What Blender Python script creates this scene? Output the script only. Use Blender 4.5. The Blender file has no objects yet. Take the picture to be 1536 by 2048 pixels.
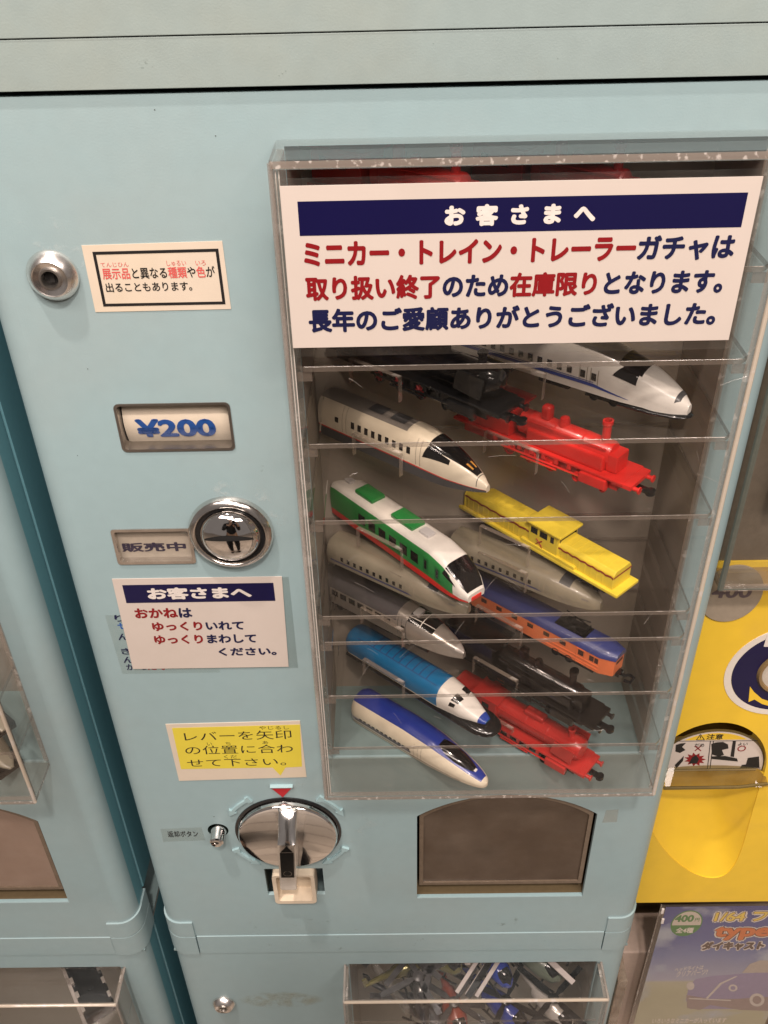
import bpy, bmesh, math, random
import numpy as np
from mathutils import Vector, Matrix
random.seed(7)
SC = bpy.context.scene
COL = SC.collection
R_ = math.radians

# ---------------------------------------------------------------- camera
W_, H_, F_ = 1536, 2048, 1860.0
vx = np.array([1, -.0165, -.0115]); vx /= np.linalg.norm(vx)
vd = np.array([64, 2586, 1860.]); vd -= vx * vd.dot(vx); vd /= np.linalg.norm(vd)
vf = np.cross(vx, vd)
RC = np.stack([vx, vf, -vd], 1)             # camera coords (right, down, forward) = RC @ world
CAMP = np.array([166.243, -359.201, 1374.552])  # millimetres
cam_d = bpy.data.cameras.new('camera'); cam = bpy.data.objects.new('camera', cam_d); COL.objects.link(cam)
cam_d.sensor_fit = 'VERTICAL'; cam_d.sensor_height = 24; cam_d.lens = 24 * F_ / H_
cam_d.clip_start = .02; cam_d.clip_end = 50
right, down, fwd = RC[0], RC[1], RC[2]
m = Matrix((right.tolist(), (-down).tolist(), (-fwd).tolist())).transposed().to_4x4()
m.translation = Vector((CAMP / 1000).tolist()); cam.matrix_world = m
SC.camera = cam

# ---------------------------------------------------------------- light
world = bpy.data.worlds.new('World'); SC.world = world; world.use_nodes = True
bg = world.node_tree.nodes['Background']; bg.inputs[0].default_value = (1, .87, .80, 1); bg.inputs[1].default_value = .18
def lamp(name, loc, energy, size, col=(1, .86, .78), target=(100, 0, 1000), spot=None):
    d = bpy.data.lights.new(name, 'AREA' if spot is None else 'SPOT')
    d.energy = energy; d.color = col
    if spot is None:
        d.shape = 'RECTANGLE'; d.size = size[0]; d.size_y = size[1]
    else:
        d.shadow_soft_size = size; d.spot_size = R_(spot); d.spot_blend = .5
    o = bpy.data.objects.new(name, d); COL.objects.link(o); o.location = Vector(loc) / 1000
    o.rotation_euler = (Vector(target) / 1000 - o.location).to_track_quat('-Z', 'Y').to_euler()
lamp('ceiling_downlight', (-170, -420, 3000), 106, .03, spot=100)
lamp('ceiling_downlight', (250, -900, 2500), 66, .05, spot=100)
lamp('fill_light_panel', (-350, -1000, 2550), 21, (1.2, .35), target=(150, -100, 900))  # this panel and the next are added, unseen sources of soft fill
lamp('fill_light_panel', (900, -1500, 2550), 27, (1.2, .35), target=(150, -100, 800))
SC.view_settings.view_transform = 'Standard'; SC.view_settings.look = 'None'
SC.view_settings.exposure = 0; SC.view_settings.gamma = 1
cy = SC.cycles
cy.transparent_max_bounces = 40; cy.max_bounces = 10; cy.glossy_bounces = 5; cy.transmission_bounces = 8
cy.caustics_reflective = False; cy.caustics_refractive = False

# ---------------------------------------------------------------- projecting photo measurements onto real planes (mm)
def ray(u, v): return RC.T @ np.array([u - 768, v - 1024, F_])
def at(u, v, Y=0.0):
    r = ray(u, v); t = (Y - CAMP[1]) / r[1]; p = CAMP + r * t; return float(p[0]), float(p[2])
def atz(u, v, Z):
    r = ray(u, v); t = (Z - CAMP[2]) / r[2]; p = CAMP + r * t; return float(p[0]), float(p[1])
def rect(u0, v0, u1, v1, Y=0.0):
    um, vm = (u0 + u1) / 2, (v0 + v1) / 2
    return at(u0, vm, Y)[0], at(u1, vm, Y)[0], at(um, v1, Y)[1], at(um, v0, Y)[1]   # x0,x1,z0,z1

# ---------------------------------------------------------------- materials
def lin(c): return tuple(((x / 255) / 12.92 if x <= 10 else ((x / 255 + .055) / 1.055) ** 2.4) for x in c)
MATS = {}
def nodes(name):
    m = bpy.data.materials.new(name); m.use_nodes = True; nt = m.node_tree
    return m, nt, nt.nodes, nt.links
def mat(name, col, rough=.45, metal=0, spec=.5, noise=.06, nscale=300, bump=0, bscale=900, coat=0, col2=None, c2s=20, c2lo=.5, c2hi=.7, sss=0, transm=0, trans=None):
    """plastic / metal / paper with slight mottling and fine relief"""
    if name in MATS: return MATS[name]
    m, nt, N, L = nodes(name); b = N['Principled BSDF']
    tc = N.new('ShaderNodeTexCoord')
    n = N.new('ShaderNodeTexNoise'); n.inputs['Scale'].default_value = nscale; n.inputs['Detail'].default_value = 4
    L.new(tc.outputs['Object'], n.inputs['Vector'])
    mx = N.new('ShaderNodeMixRGB'); mx.blend_type = 'MULTIPLY'; mx.inputs[0].default_value = 1
    rp = N.new('ShaderNodeMapRange'); rp.inputs[1].default_value = .3; rp.inputs[2].default_value = .7
    rp.inputs[3].default_value = 1 - noise; rp.inputs[4].default_value = 1 + noise
    L.new(n.outputs['Fac'], rp.inputs[0])
    base = N.new('ShaderNodeRGB'); base.outputs[0].default_value = (*col, 1)
    src = base.outputs[0]
    if col2:
        n2 = N.new('ShaderNodeTexNoise'); n2.inputs['Scale'].default_value = c2s; n2.inputs['Detail'].default_value = 6
        n2.inputs['Roughness'].default_value = .65
        L.new(tc.outputs['Object'], n2.inputs['Vector'])
        r2 = N.new('ShaderNodeMapRange'); r2.inputs[1].default_value = c2lo; r2.inputs[2].default_value = c2hi
        L.new(n2.outputs['Fac'], r2.inputs[0])
        m2 = N.new('ShaderNodeMixRGB'); L.new(r2.outputs[0], m2.inputs[0]); L.new(src, m2.inputs[1]); m2.inputs[2].default_value = (*col2, 1)
        src = m2.outputs[0]
    L.new(src, mx.inputs[1]); L.new(rp.outputs[0], mx.inputs[2]); L.new(mx.outputs[0], b.inputs['Base Color'])
    b.inputs['Roughness'].default_value = rough; b.inputs['Metallic'].default_value = metal
    b.inputs['Specular IOR Level'].default_value = spec; b.inputs['Coat Weight'].default_value = coat; b.inputs['Coat Roughness'].default_value = .06
    if transm: b.inputs['Transmission Weight'].default_value = transm
    if bump:
        n3 = N.new('ShaderNodeTexNoise'); n3.inputs['Scale'].default_value = bscale; n3.inputs['Detail'].default_value = 3
        L.new(tc.outputs['Object'], n3.inputs['Vector'])
        bp = N.new('ShaderNodeBump'); bp.inputs['Strength'].default_value = bump; bp.inputs['Distance'].default_value = .0004
        L.new(n3.outputs['Fac'], bp.inputs['Height']); L.new(bp.outputs[0], b.inputs['Normal'])
    MATS[name] = m; return m
def clear(name, tint=(.95, .95, .94), dust=.03, dustcol=(.55, .52, .47), rough=.03, refl=1.0, f0=.03):
    """thin clear acrylic: straight-through transparency, a fresnel mirror, and a little dust and scratches"""
    if name in MATS: return MATS[name]
    m, nt, N, L = nodes(name); N.remove(N['Principled BSDF'])
    out = N['Material Output']
    tr = N.new('ShaderNodeBsdfTransparent'); tr.inputs[0].default_value = (*tint, 1)
    gl = N.new('ShaderNodeBsdfGlossy'); gl.inputs['Roughness'].default_value = rough; gl.inputs[0].default_value = (refl, refl, refl, 1)
    lw = N.new('ShaderNodeLayerWeight'); lw.inputs[0].default_value = .5        # schlick: the same from both sides of a thin sheet
    p5 = N.new('ShaderNodeMath'); p5.operation = 'POWER'; p5.inputs[1].default_value = 5; L.new(lw.outputs['Facing'], p5.inputs[0])
    fr = N.new('ShaderNodeMath'); fr.operation = 'MULTIPLY_ADD'; fr.inputs[1].default_value = .8; fr.inputs[2].default_value = f0; L.new(p5.outputs[0], fr.inputs[0])
    df = N.new('ShaderNodeBsdfDiffuse'); df.inputs[0].default_value = (*dustcol, 1)
    tc = N.new('ShaderNodeTexCoord'); n = N.new('ShaderNodeTexNoise'); n.inputs['Scale'].default_value = 60; n.inputs['Detail'].default_value = 8
    L.new(tc.outputs['Object'], n.inputs['Vector'])
    mr = N.new('ShaderNodeMapRange'); mr.inputs[1].default_value = .35; mr.inputs[2].default_value = .75
    mr.inputs[3].default_value = dust * .35; mr.inputs[4].default_value = dust * 2
    L.new(n.outputs['Fac'], mr.inputs[0])
    vo = N.new('ShaderNodeTexVoronoi'); vo.inputs['Scale'].default_value = 150      # tiny dust specks
    L.new(tc.outputs['Object'], vo.inputs['Vector'])
    sp = N.new('ShaderNodeMath'); sp.operation = 'LESS_THAN'; sp.inputs[1].default_value = .035; L.new(vo.outputs['Distance'], sp.inputs[0])
    ad = N.new('ShaderNodeMath'); ad.operation = 'MULTIPLY_ADD'; ad.inputs[1].default_value = .16; L.new(sp.outputs[0], ad.inputs[0]); L.new(mr.outputs[0], ad.inputs[2])
    m1 = N.new('ShaderNodeMixShader'); L.new(ad.outputs[0], m1.inputs[0]); L.new(tr.outputs[0], m1.inputs[1]); L.new(df.outputs[0], m1.inputs[2])
    m2 = N.new('ShaderNodeMixShader'); L.new(fr.outputs[0], m2.inputs[0]); L.new(m1.outputs[0], m2.inputs[1]); L.new(gl.outputs[0], m2.inputs[2])
    L.new(m2.outputs[0], out.inputs[0]); MATS[name] = m; return m
def edge(name, col, alpha=.6, rough=.2, noise=1, speck=.58, nsc=170):
    """cut or polished acrylic edge: part see-through, part milky, glossy, glue bubbles"""
    if name in MATS: return MATS[name]
    m, nt, N, L = nodes(name); b = N['Principled BSDF']
    tc = N.new('ShaderNodeTexCoord'); n = N.new('ShaderNodeTexNoise'); n.inputs['Scale'].default_value = nsc; n.inputs['Detail'].default_value = 6
    L.new(tc.outputs['Object'], n.inputs['Vector'])
    cr = N.new('ShaderNodeMapRange'); cr.inputs[1].default_value = speck; cr.inputs[2].default_value = speck + .08; cr.inputs[4].default_value = noise; L.new(n.outputs['Fac'], cr.inputs[0])
    mx = N.new('ShaderNodeMixRGB'); mx.inputs[1].default_value = (*col, 1); mx.inputs[2].default_value = (.75, .68, .62, 1)
    L.new(cr.outputs[0], mx.inputs[0]); L.new(mx.outputs[0], b.inputs['Base Color'])
    b.inputs['Roughness'].default_value = rough; b.inputs['Alpha'].default_value = alpha; b.inputs['Coat Weight'].default_value = .6
    MATS[name] = m; return m

TEAL = (.30, .42, .442)
teal = mat('teal_plastic', TEAL, rough=.42, noise=.02, nscale=120, bump=.12, bscale=1400, col2=(.315, .405, .415), c2s=7, c2lo=.45, c2hi=.75)
teal_old = mat('teal_plastic_greyer', (.285, .36, .355), rough=.42, noise=.03, nscale=120, bump=.12, bscale=1400, col2=(.30, .35, .32), c2s=7, c2lo=.4, c2hi=.7)
teal_side = mat('teal_side_shade', (.13, .31, .36), rough=.4, noise=.03)  # same cabinet plastic; shade of the narrow gap is put into this colour
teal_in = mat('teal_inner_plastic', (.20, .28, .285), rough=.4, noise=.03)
teal_edge = mat('pale_teal_raised_plastic', (.33, .475, .50), rough=.35, noise=.03)
chrome = mat('chrome', (.82, .80, .78), rough=.06, metal=1, noise=.03, bump=.02)
chrome_w = mat('worn_chrome', (.72, .69, .66), rough=.16, metal=1, noise=.12, nscale=90, bump=.05)
steel = mat('dull_steel', (.6, .57, .53), rough=.3, metal=1, noise=.1)
black = mat('black_plastic', (.012, .012, .013), rough=.22, noise=.1, coat=.3)
black_m = mat('matt_black', (.008, .008, .008), rough=.6)
hole = mat('dark_hole', (.01, .009, .008), rough=.8)
paper = mat('white_paper', (.60, .53, .475), rough=.4, noise=.015, nscale=50, col2=(.57, .50, .44), c2s=9, coat=.1)
paper_old = mat('yellowed_paper', (.66, .57, .46), rough=.5, noise=.03, nscale=60, col2=(.66, .56, .42), c2s=14)
paper_plain = mat('cream_card', (.72, .66, .58), rough=.5, noise=.02)
navy = mat('navy_print', (.003, .002, .045), rough=.4, coat=.08, noise=.03, nscale=40)
navy_t = mat('navy_letter_print', (.006, .008, .05), rough=.45, noise=.05)
red_t = mat('red_letter_print', (.235, .007, .010), rough=.4, noise=.05)
wht_t = mat('white_letter_print', (.72, .66, .61), rough=.4)
blk_t = mat('black_letter_print', (.012, .011, .011), rough=.5)
blue_t = mat('blue_letter_print', (.015, .09, .36), rough=.4)
pinkred = mat('faded_red_letter_print', (.62, .10, .09), rough=.5)
yell_paper = mat('yellow_print', (.72, .60, .06), rough=.45, noise=.03, nscale=70)
taupe = mat('dark_taupe_back_board', (.33, .29, .245), rough=.45, noise=.05, nscale=30)
cream = mat('cream_plastic', (.66, .56, .43), rough=.4, noise=.04)
smoke = mat('frosted_smoke_flap', (.075, .05, .032), rough=.42, noise=.12, nscale=45, col2=(.13, .10, .075), c2s=13, c2lo=.42, c2hi=.75, coat=.1)
smoke_glare = mat('frosted_flap_glare', (.27, .19, .145), rough=.4, noise=.08, nscale=45, col2=(.33, .25, .2), c2s=13, c2lo=.42, c2hi=.75)  # same flap plastic, with the lamp's reflection put into a paler colour
smoke_edge = mat('smoke_flap_edge', (.16, .12, .085), rough=.2, noise=.1)
yellow = mat('yellow_plastic', (.80, .53, .035), rough=.38, noise=.025, nscale=90, bump=.08, bscale=900, col2=(.74, .48, .05), c2s=10)
acr = clear('clear_acrylic', (.975, .975, .97), dust=.0012, f0=.012)
acr_front = clear('clear_acrylic_dusty', tint=(.97, .965, .96), dust=.002, f0=.012)
acr_shelf = clear('clear_acrylic_shelf', tint=(.972, .967, .96), dust=.001, f0=.010)
acr_edge = edge('acrylic_cut_edge', (.21, .175, .145), .5, noise=0)
acr_glow = edge('acrylic_polished_edge', (.34, .28, .23), .5, .12)
acr_rod = edge('acrylic_corner_highlight', (.70, .60, .48), .62, .1)
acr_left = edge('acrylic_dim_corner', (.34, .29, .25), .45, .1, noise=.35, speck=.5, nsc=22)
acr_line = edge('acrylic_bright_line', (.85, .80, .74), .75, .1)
acr_spark = edge('acrylic_edge_sparkle', (.40, .36, .32), .55, .08, speck=.55, nsc=240)
acr_glue = edge('acrylic_glued_edge', (.26, .215, .18), .75, .2, noise=.75, speck=.56, nsc=420)
acr_top = clear('clear_acrylic_top', (.96, .955, .95), .006, f0=.02)
film = clear('clear_film', tint=(.96, .965, .96), dust=.015, rough=.12)

# ---------------------------------------------------------------- mesh helpers (all in millimetres)
class MB:
    def __init__(s): s.bm = bmesh.new()
    def face(s, pts, mi=0):
        f = s.bm.faces.new([s.bm.verts.new(p) for p in pts]); f.material_index = mi; return f
    def box(s, x0, x1, y0, y1, z0, z1, mi=0, faces=None, rot=None):
        c = [(x, y, z) for z in (z0, z1) for y in (y0, y1) for x in (x0, x1)]
        if rot: c = [tuple(rot @ Vector(p)) for p in c]
        v = [s.bm.verts.new(p) for p in c]
        idx = dict(b=(0, 2, 3, 1), t=(4, 5, 7, 6), f=(0, 1, 5, 4), k=(2, 6, 7, 3), l=(0, 4, 6, 2), r=(1, 3, 7, 5))
        for k, q in idx.items():
            f = s.bm.faces.new([v[i] for i in q]); f.material_index = (faces or {}).get(k, mi)
        return s
    def prism(s, pts, y0, y1, mi=0, side=None):          # outline in x,z, front at y0
        if side is None: side = mi
        a = [s.bm.verts.new((x, y0, z)) for x, z in pts]; b = [s.bm.verts.new((x, y1, z)) for x, z in pts]
        n = len(pts)
        for q in (a, b[::-1]):
            f = s.bm.faces.new(q); f.material_index = mi
        for i in range(n):
            f = s.bm.faces.new([a[i], b[i], b[(i + 1) % n], a[(i + 1) % n]]); f.material_index = side
        return s
    def holed(s, outer, holes, y0, y1, mi=0, side=None):
        if side is None: side = mi
        for y, flip in ((y0, 0), (y1, 1)):
            es = []; 
            for lp in [outer] + holes:
                vs = [s.bm.verts.new((x, y, z)) for x, z in lp]
                es += [s.bm.edges.new((vs[i], vs[(i + 1) % len(vs)])) for i in range(len(vs))]
            r = bmesh.ops.triangle_fill(s.bm, edges=es, use_beauty=True, use_dissolve=False, normal=(0, -1, 0))
            for g in r['geom']:
                if isinstance(g, bmesh.types.BMFace): g.material_index = mi
        for lp in [outer] + holes:
            n = len(lp)
            for i in range(n):
                (xa, za), (xb, zb) = lp[i], lp[(i + 1) % n]
                s.face([(xa, y0, za), (xa, y1, za), (xb, y1, zb), (xb, y0, zb)], side)
        return s
    def tube(s, pts, r, n=8, mi=0, cap=True):
        rs = r if isinstance(r, (list, tuple)) else [r] * len(pts)
        rings = []; P = [Vector(p) for p in pts]
        for i, p in enumerate(P):
            d = (P[min(i + 1, len(P) - 1)] - P[max(i - 1, 0)]).normalized()
            u = d.cross(Vector((0, 0, 1)) if abs(d.z) < .9 else Vector((1, 0, 0))).normalized(); w = d.cross(u)
            rings.append([s.bm.verts.new(p + (u * math.cos(2 * math.pi * k / n) + w * math.sin(2 * math.pi * k / n)) * rs[i]) for k in range(n)])
        for a, b in zip(rings, rings[1:]):
            for k in range(n):
                f = s.bm.faces.new([a[k], a[(k + 1) % n], b[(k + 1) % n], b[k]]); f.material_index = mi
        if cap:
            for q in (rings[0][::-1], rings[-1]):
                f = s.bm.faces.new(q); f.material_index = mi
        return s
    def lathe(s, prof, c, axis='y', n=40, mi=0, mis=None, sx=1, close=True):   # prof [(radius, along axis)], from the front backwards
        rings = []
        for r, h in prof:
            ring = []
            for k in range(n):
                a = 2 * math.pi * k / n; p, q = r * math.cos(a) * sx, r * math.sin(a)
                co = {'y': (p, h, q), 'z': (p, q, h), 'x': (h, p, q)}[axis]
                ring.append(s.bm.verts.new((c[0] + co[0], c[1] + co[1], c[2] + co[2])))
            rings.append(ring)
        for i, (a, b) in enumerate(zip(rings, rings[1:])):
            for k in range(n):
                f = s.bm.faces.new([a[k], a[(k + 1) % n], b[(k + 1) % n], b[k]]); f.material_index = mis[i] if mis else mi
        if close:
            f = s.bm.faces.new(rings[0]); f.material_index = mis[0] if mis else mi
            f = s.bm.faces.new(rings[-1][::-1]); f.material_index = mis[-1] if mis else mi
        return s
    def grid(s, fn, nu, nv, mi=0):
        V = [[s.bm.verts.new(fn(i / nu, j / nv)) for j in range(nv + 1)] for i in range(nu + 1)]
        for i in range(nu):
            for j in range(nv):
                f = s.bm.faces.new([V[i][j], V[i + 1][j], V[i + 1][j + 1], V[i][j + 1]]); f.material_index = mi if not callable(mi) else mi((i + .5) / nu, (j + .5) / nv)
        return V
    def build(s, name, mats, parent=None, bevel=0, seg=2, smooth=35, label=None):
        bm = s.bm
        if bevel:
            bmesh.ops.remove_doubles(bm, verts=bm.verts, dist=.001)
            es = [e for e in bm.edges if len(e.link_faces) == 2 and e.calc_face_angle(0) > .5]
            bmesh.ops.bevel(bm, geom=es, offset=bevel, segments=seg, affect='EDGES', profile=.5, clamp_overlap=True)
        bmesh.ops.recalc_face_normals(bm, faces=bm.faces)
        for v in bm.verts: v.co *= .001
        me = bpy.data.meshes.new(name); bm.to_mesh(me); bm.free()
        for m in (mats if isinstance(mats, (list, tuple)) else [mats]): me.materials.append(m)
        if smooth:
            me.shade_smooth(); me.set_sharp_from_angle(angle=R_(smooth))
        o = bpy.data.objects.new(name, me); COL.objects.link(o)
        if bevel and smooth:
            wn = o.modifiers.new('weighted_normal', 'WEIGHTED_NORMAL'); wn.keep_sharp = True; wn.weight = 80
        if parent: o.parent = parent
        if label: o['label'] = label
        return o
def tag(o, label=None, cat=None, group=None, kind=None):
    if label: o['label'] = label
    if cat: o['category'] = cat
    if group: o['group'] = group
    if kind: o['kind'] = kind
    return o
def empty(name, loc=(0, 0, 0), rz=0, label=None, cat=None, group=None):
    o = bpy.data.objects.new(name, None); COL.objects.link(o); o.location = Vector(loc) / 1000; o.rotation_euler = (0, 0, rz)
    o.empty_display_size = .01
    return tag(o, label, cat, group)
def copy_tree(o, parent=None):
    c = o.copy(); COL.objects.link(c)
    if parent: c.parent = parent
    for ch in list(o.children): copy_tree(ch, c)
    return c
def move_to(o, root):       # keep mesh built in world mm, but give it to a root that sits elsewhere
    o.parent = root; o.matrix_parent_inverse = Matrix.Translation(-root.location); return o

def rr(x0, x1, z0, z1, r, n=5):   # rounded rectangle outline
    out = []
    for cx, cz, a0 in ((x1 - r, z1 - r, 0), (x0 + r, z1 - r, 90), (x0 + r, z0 + r, 180), (x1 - r, z0 + r, 270)):
        for k in range(n + 1):
            a = R_(a0 + 90 * k / n); out.append((cx + r * math.cos(a), cz + r * math.sin(a)))
    return out

# lettering: flat print laid just above its surface
def text(body, x0, x1, z0, z1, y, mats, parent, bold=.02, cols=None, name='lettering', shear=0, slant=0):
    cu = bpy.data.curves.new('t', 'FONT'); cu.body = body; cu.size = 1; cu.fill_mode = 'FRONT'; cu.resolution_u = 4; cu.shear = shear
    ms = mats if isinstance(mats, (list, tuple)) else [mats]
    for m_ in ms: cu.materials.append(m_)
    if cols:
        for i, c in enumerate(cols): cu.body_format[i].material_index = c
    o = bpy.data.objects.new('t', cu); COL.objects.link(o)
    bpy.context.view_layer.update()
    dg = bpy.context.evaluated_depsgraph_get()
    me = bpy.data.meshes.new_from_object(o.evaluated_get(dg), depsgraph=dg)
    bpy.data.objects.remove(o); bpy.data.curves.remove(cu)
    co = np.empty(len(me.vertices) * 3); me.vertices.foreach_get('co', co); co = co.reshape(-1, 3)
    if bold > .008:        # heavier strokes: the same outline printed again, shifted a hair in eight directions
        nv0 = len(co); fs = [tuple(p.vertices) for p in me.polygons]; mi_ = [p.material_index for p in me.polygons]
        sh = [(0, 0)] + [(math.cos(k * math.pi / 4) * bold, math.sin(k * math.pi / 4) * bold) for k in range(8)]
        allc = np.concatenate([co + np.array([dx, dy, 0.]) for dx, dy in sh]); lay = np.repeat(np.arange(9), nv0) * .004
        m_old = me; me = bpy.data.meshes.new('t')
        me.from_pydata(allc.tolist(), [], [tuple(i + nv0 * k for i in f) for k in range(9) for f in fs])
        for m_ in ms: me.materials.append(m_)
        me.polygons.foreach_set('material_index', (mi_ * 9) if len(ms) > 1 else [0] * (len(mi_) * 9))
        bpy.data.meshes.remove(m_old); co = allc
    else: lay = 0.0
    mn, mx = co.min(0), co.max(0)
    out = np.empty_like(co)
    out[:, 0] = x0 + (co[:, 0] - mn[0]) / (mx[0] - mn[0]) * (x1 - x0)
    out[:, 2] = z0 + (co[:, 1] - mn[1]) / (mx[1] - mn[1]) * (z1 - z0) + slant * (out[:, 0] - x0)
    out[:, 1] = y - lay
    me.vertices.foreach_set('co', (out * .001).ravel())
    if len(me.materials) == 0:
        for m_ in ms: me.materials.append(m_)
    me.name = name; me.update()
    ob = bpy.data.objects.new(name, me); COL.objects.link(ob); ob.parent = parent
    return ob

# ================================================================= machine shell
PW, ZB, ZT, RAD, DEP = 330, 750, 1303, 12, 330
def shell_parts(root, z0, z1, holes, notch=True, dep=DEP):
    """front with rounded vertical corners, openings, and side walls"""
    b = MB()
    n = 20.5; nz = 18
    if notch: outer = [(n, z0), (PW - n, z0), (PW - n, z0 + nz), (PW - RAD, z0 + nz), (PW - RAD, z1), (RAD, z1), (RAD, z0 + nz), (n, z0 + nz)]
    else: outer = [(RAD, z0), (PW - RAD, z0), (PW - RAD, z1), (RAD, z1)]
    b.holed(outer, holes, 0, 2.6)
    zz = z0 + (nz if notch else 0)
    b.build('front_panel', [teal], root)
    for sgn, xe in ((-1, 0), (1, PW)):
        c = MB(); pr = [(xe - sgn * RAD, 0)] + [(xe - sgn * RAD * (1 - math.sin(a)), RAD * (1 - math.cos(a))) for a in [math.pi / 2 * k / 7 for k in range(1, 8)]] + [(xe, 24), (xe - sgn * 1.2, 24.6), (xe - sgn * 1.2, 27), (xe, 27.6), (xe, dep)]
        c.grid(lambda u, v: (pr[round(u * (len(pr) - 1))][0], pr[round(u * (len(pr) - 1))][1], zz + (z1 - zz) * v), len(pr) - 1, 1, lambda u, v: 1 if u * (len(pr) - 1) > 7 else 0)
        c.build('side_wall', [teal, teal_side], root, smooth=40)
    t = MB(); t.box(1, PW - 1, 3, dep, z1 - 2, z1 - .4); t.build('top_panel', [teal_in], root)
def band_parts(root, z0, z1, corner=True, y=-.6, name='band'):
    n = 20.5
    b = MB(); b.box(n + .5, PW - n - .5, y, 6, z0 + .25, z1 - .6); b.build(name, [teal], root, bevel=.4)
    for s_ in (0, 1):
        corner_piece(root, s_, z0 + .2, z1 - .5)
def corner_piece(root, s_, z0, z1):
    c = MB(); n = 20.5; o = 1.3
    pts = [(n, -o)] + [(RAD - (RAD + o) * math.sin(a), RAD - (RAD + o) * math.cos(a)) for a in [math.pi / 2 * k / 7 for k in range(8)]] + [(-o, 26)]
    inner = [(0.8, 26), (0.8, 15), (n, 6)]
    pts = pts + inner
    if s_: pts = [(PW - x, y) for x, y in pts]
    va = [c.bm.verts.new((x, y, z0)) for x, y in pts]; vb = [c.bm.verts.new((x, y, z1)) for x, y in pts]
    k = len(pts)
    for i in range(k): c.bm.faces.new([va[i], va[(i + 1) % k], vb[(i + 1) % k], vb[i]])
    c.bm.faces.new(va); c.bm.faces.new(vb)
    c.build('corner_piece', [teal], root, smooth=30)

RX0, RX1, RZ0, RZ1, RDEP = 127.5, 308.5, 938, 1284, 58
arch = [(177, 793), (289, 793), (289, 882.5)] + [(233 + 88.6 * math.cos(a), 814.1 + 88.6 * math.sin(a)) for a in [R_(51.5 + 77 * k / 20) for k in range(21)]] + [(177, 882.5)]
def circ(cx, cz, r, n=32): return [(cx + r * math.cos(2 * math.pi * k / n), cz + r * math.sin(2 * math.pi * k / n)) for k in range(n)]
recess = [(RX0, RZ0), (RX1, RZ0), (RX1, RZ1), (RX0, RZ1)]
coin_ret = [(76.5, 799), (115, 799), (115, 829), (76.5, 829)]
price_h = rr(43.8, 94, 1153, 1176.5, 2)
sell_h = rr(29.6, 67.2, 1087.8, 1108.2, 1.2)
btn_h = circ(51.5, 871, 6.6, 28)
KX, KZ = 95.8, 869.5

def recess_parts(root):
    b = MB(); d = RDEP; t = 1.5
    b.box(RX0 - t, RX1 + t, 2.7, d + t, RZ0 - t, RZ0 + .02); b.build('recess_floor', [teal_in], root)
    b = MB(); b.box(RX0 - t, RX1 + t, 2.7, d + t, RZ1, RZ1 + t); b.build('recess_ceiling', [taupe], root)
    for x in (RX0 - t, RX1):
        b = MB(); b.box(x - (.02 if x < 200 else -.02), x + t, 2.7, d, RZ0 + .03, RZ1 - .02); b.build('recess_side', [taupe], root)
    b = MB(); b.box(RX0, RX1, d, d + t, RZ0 + .03, RZ1 - .02); b.build('back_board', [taupe], root)
def arch_parts(root, light=False):
    cav = MB()
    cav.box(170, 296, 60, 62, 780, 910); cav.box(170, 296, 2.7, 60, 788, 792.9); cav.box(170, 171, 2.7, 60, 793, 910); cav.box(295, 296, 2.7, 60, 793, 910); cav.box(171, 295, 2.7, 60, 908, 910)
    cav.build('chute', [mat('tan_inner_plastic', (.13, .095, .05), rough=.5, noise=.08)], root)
    ln = MB(); ln.box(177, 289, .4, 3.2, 791, 793.05); ln.build('chute_lip', [teal_edge], root, bevel=.4)
    def inset(k): return [(233 + (x - 233) * (1 - k / 56), 803 + (z - 803) * (1 - k / 90) if z > 800 else 803.5 + k) for x, z in arch]
    fl = MB(); fl.prism(inset(1.5), 3.4, 5.5); 
    fl.build('flap', [smoke_glare if light else smoke], root, bevel=.5)
    rim = MB(); rim.holed(inset(1.6), [inset(4.2)], 2.2, 3.5); rim.build('flap_rim', [smoke_edge], root, smooth=20)
    for x, r in ((253, 2.4), (270, 3.4), (283, 3.4)):
        s_ = MB(); s_.lathe([(r * .3, 57), (r * .5, 58.2), (r * .6, 57.6), (r, 57.4), (r * 1.05, 60)], (x, 0, 799.5), n=20); s_.build('screw', [hole if r > 3 else cream], root)

def lock(root, x, z, r):
    b = MB(); b.lathe([(r * .66, -5), (r * .70, -5.2), (r * .75, -4.9), (r, -1.8), (r * 1.03, -1.0), (r * 1.03, .5)], (x, 0, z), n=48, close=False)
    b.lathe([(r * .66, -5.05), (r * .44, -4.4)], (x, 0, z), n=48, close=False)
    o = b.build('lock', [mat('lock_chrome', (.86, .83, .80), rough=.26, metal=1, noise=.08)], root, smooth=22)
    c = MB(); c.lathe([(r * .44, -4.4), (r * .42, -5.2), (r * .34, -5.2), (r * .30, -3.5), (r * .30, -1)], (x, 0, z), n=32, close=False); c.build('lock_core', [steel], o)
    k = MB(); k.lathe([(r * .30, -1.5), (r * .30, 0)], (x, 0, z), n=24); k.box(x - 1, x + 1, -2.2, -1.6, z - r * .22, z + r * .22); k.build('keyhole', [hole], o)

# ---- the middle machine
mach = empty('vending_machine', (0, 0, 0), 0, 'pale teal toy vending machine with large clear display case and price window reading 200', 'vending machine', 'pale teal vending machines')
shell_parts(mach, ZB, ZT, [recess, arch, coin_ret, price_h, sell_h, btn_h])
for s_ in (0, 1): corner_piece(mach, s_, ZB + .5, ZB + 17.6)
recess_parts(mach); arch_parts(mach)
lock(mach, 30.6, 1236.3, 10.2)

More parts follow.
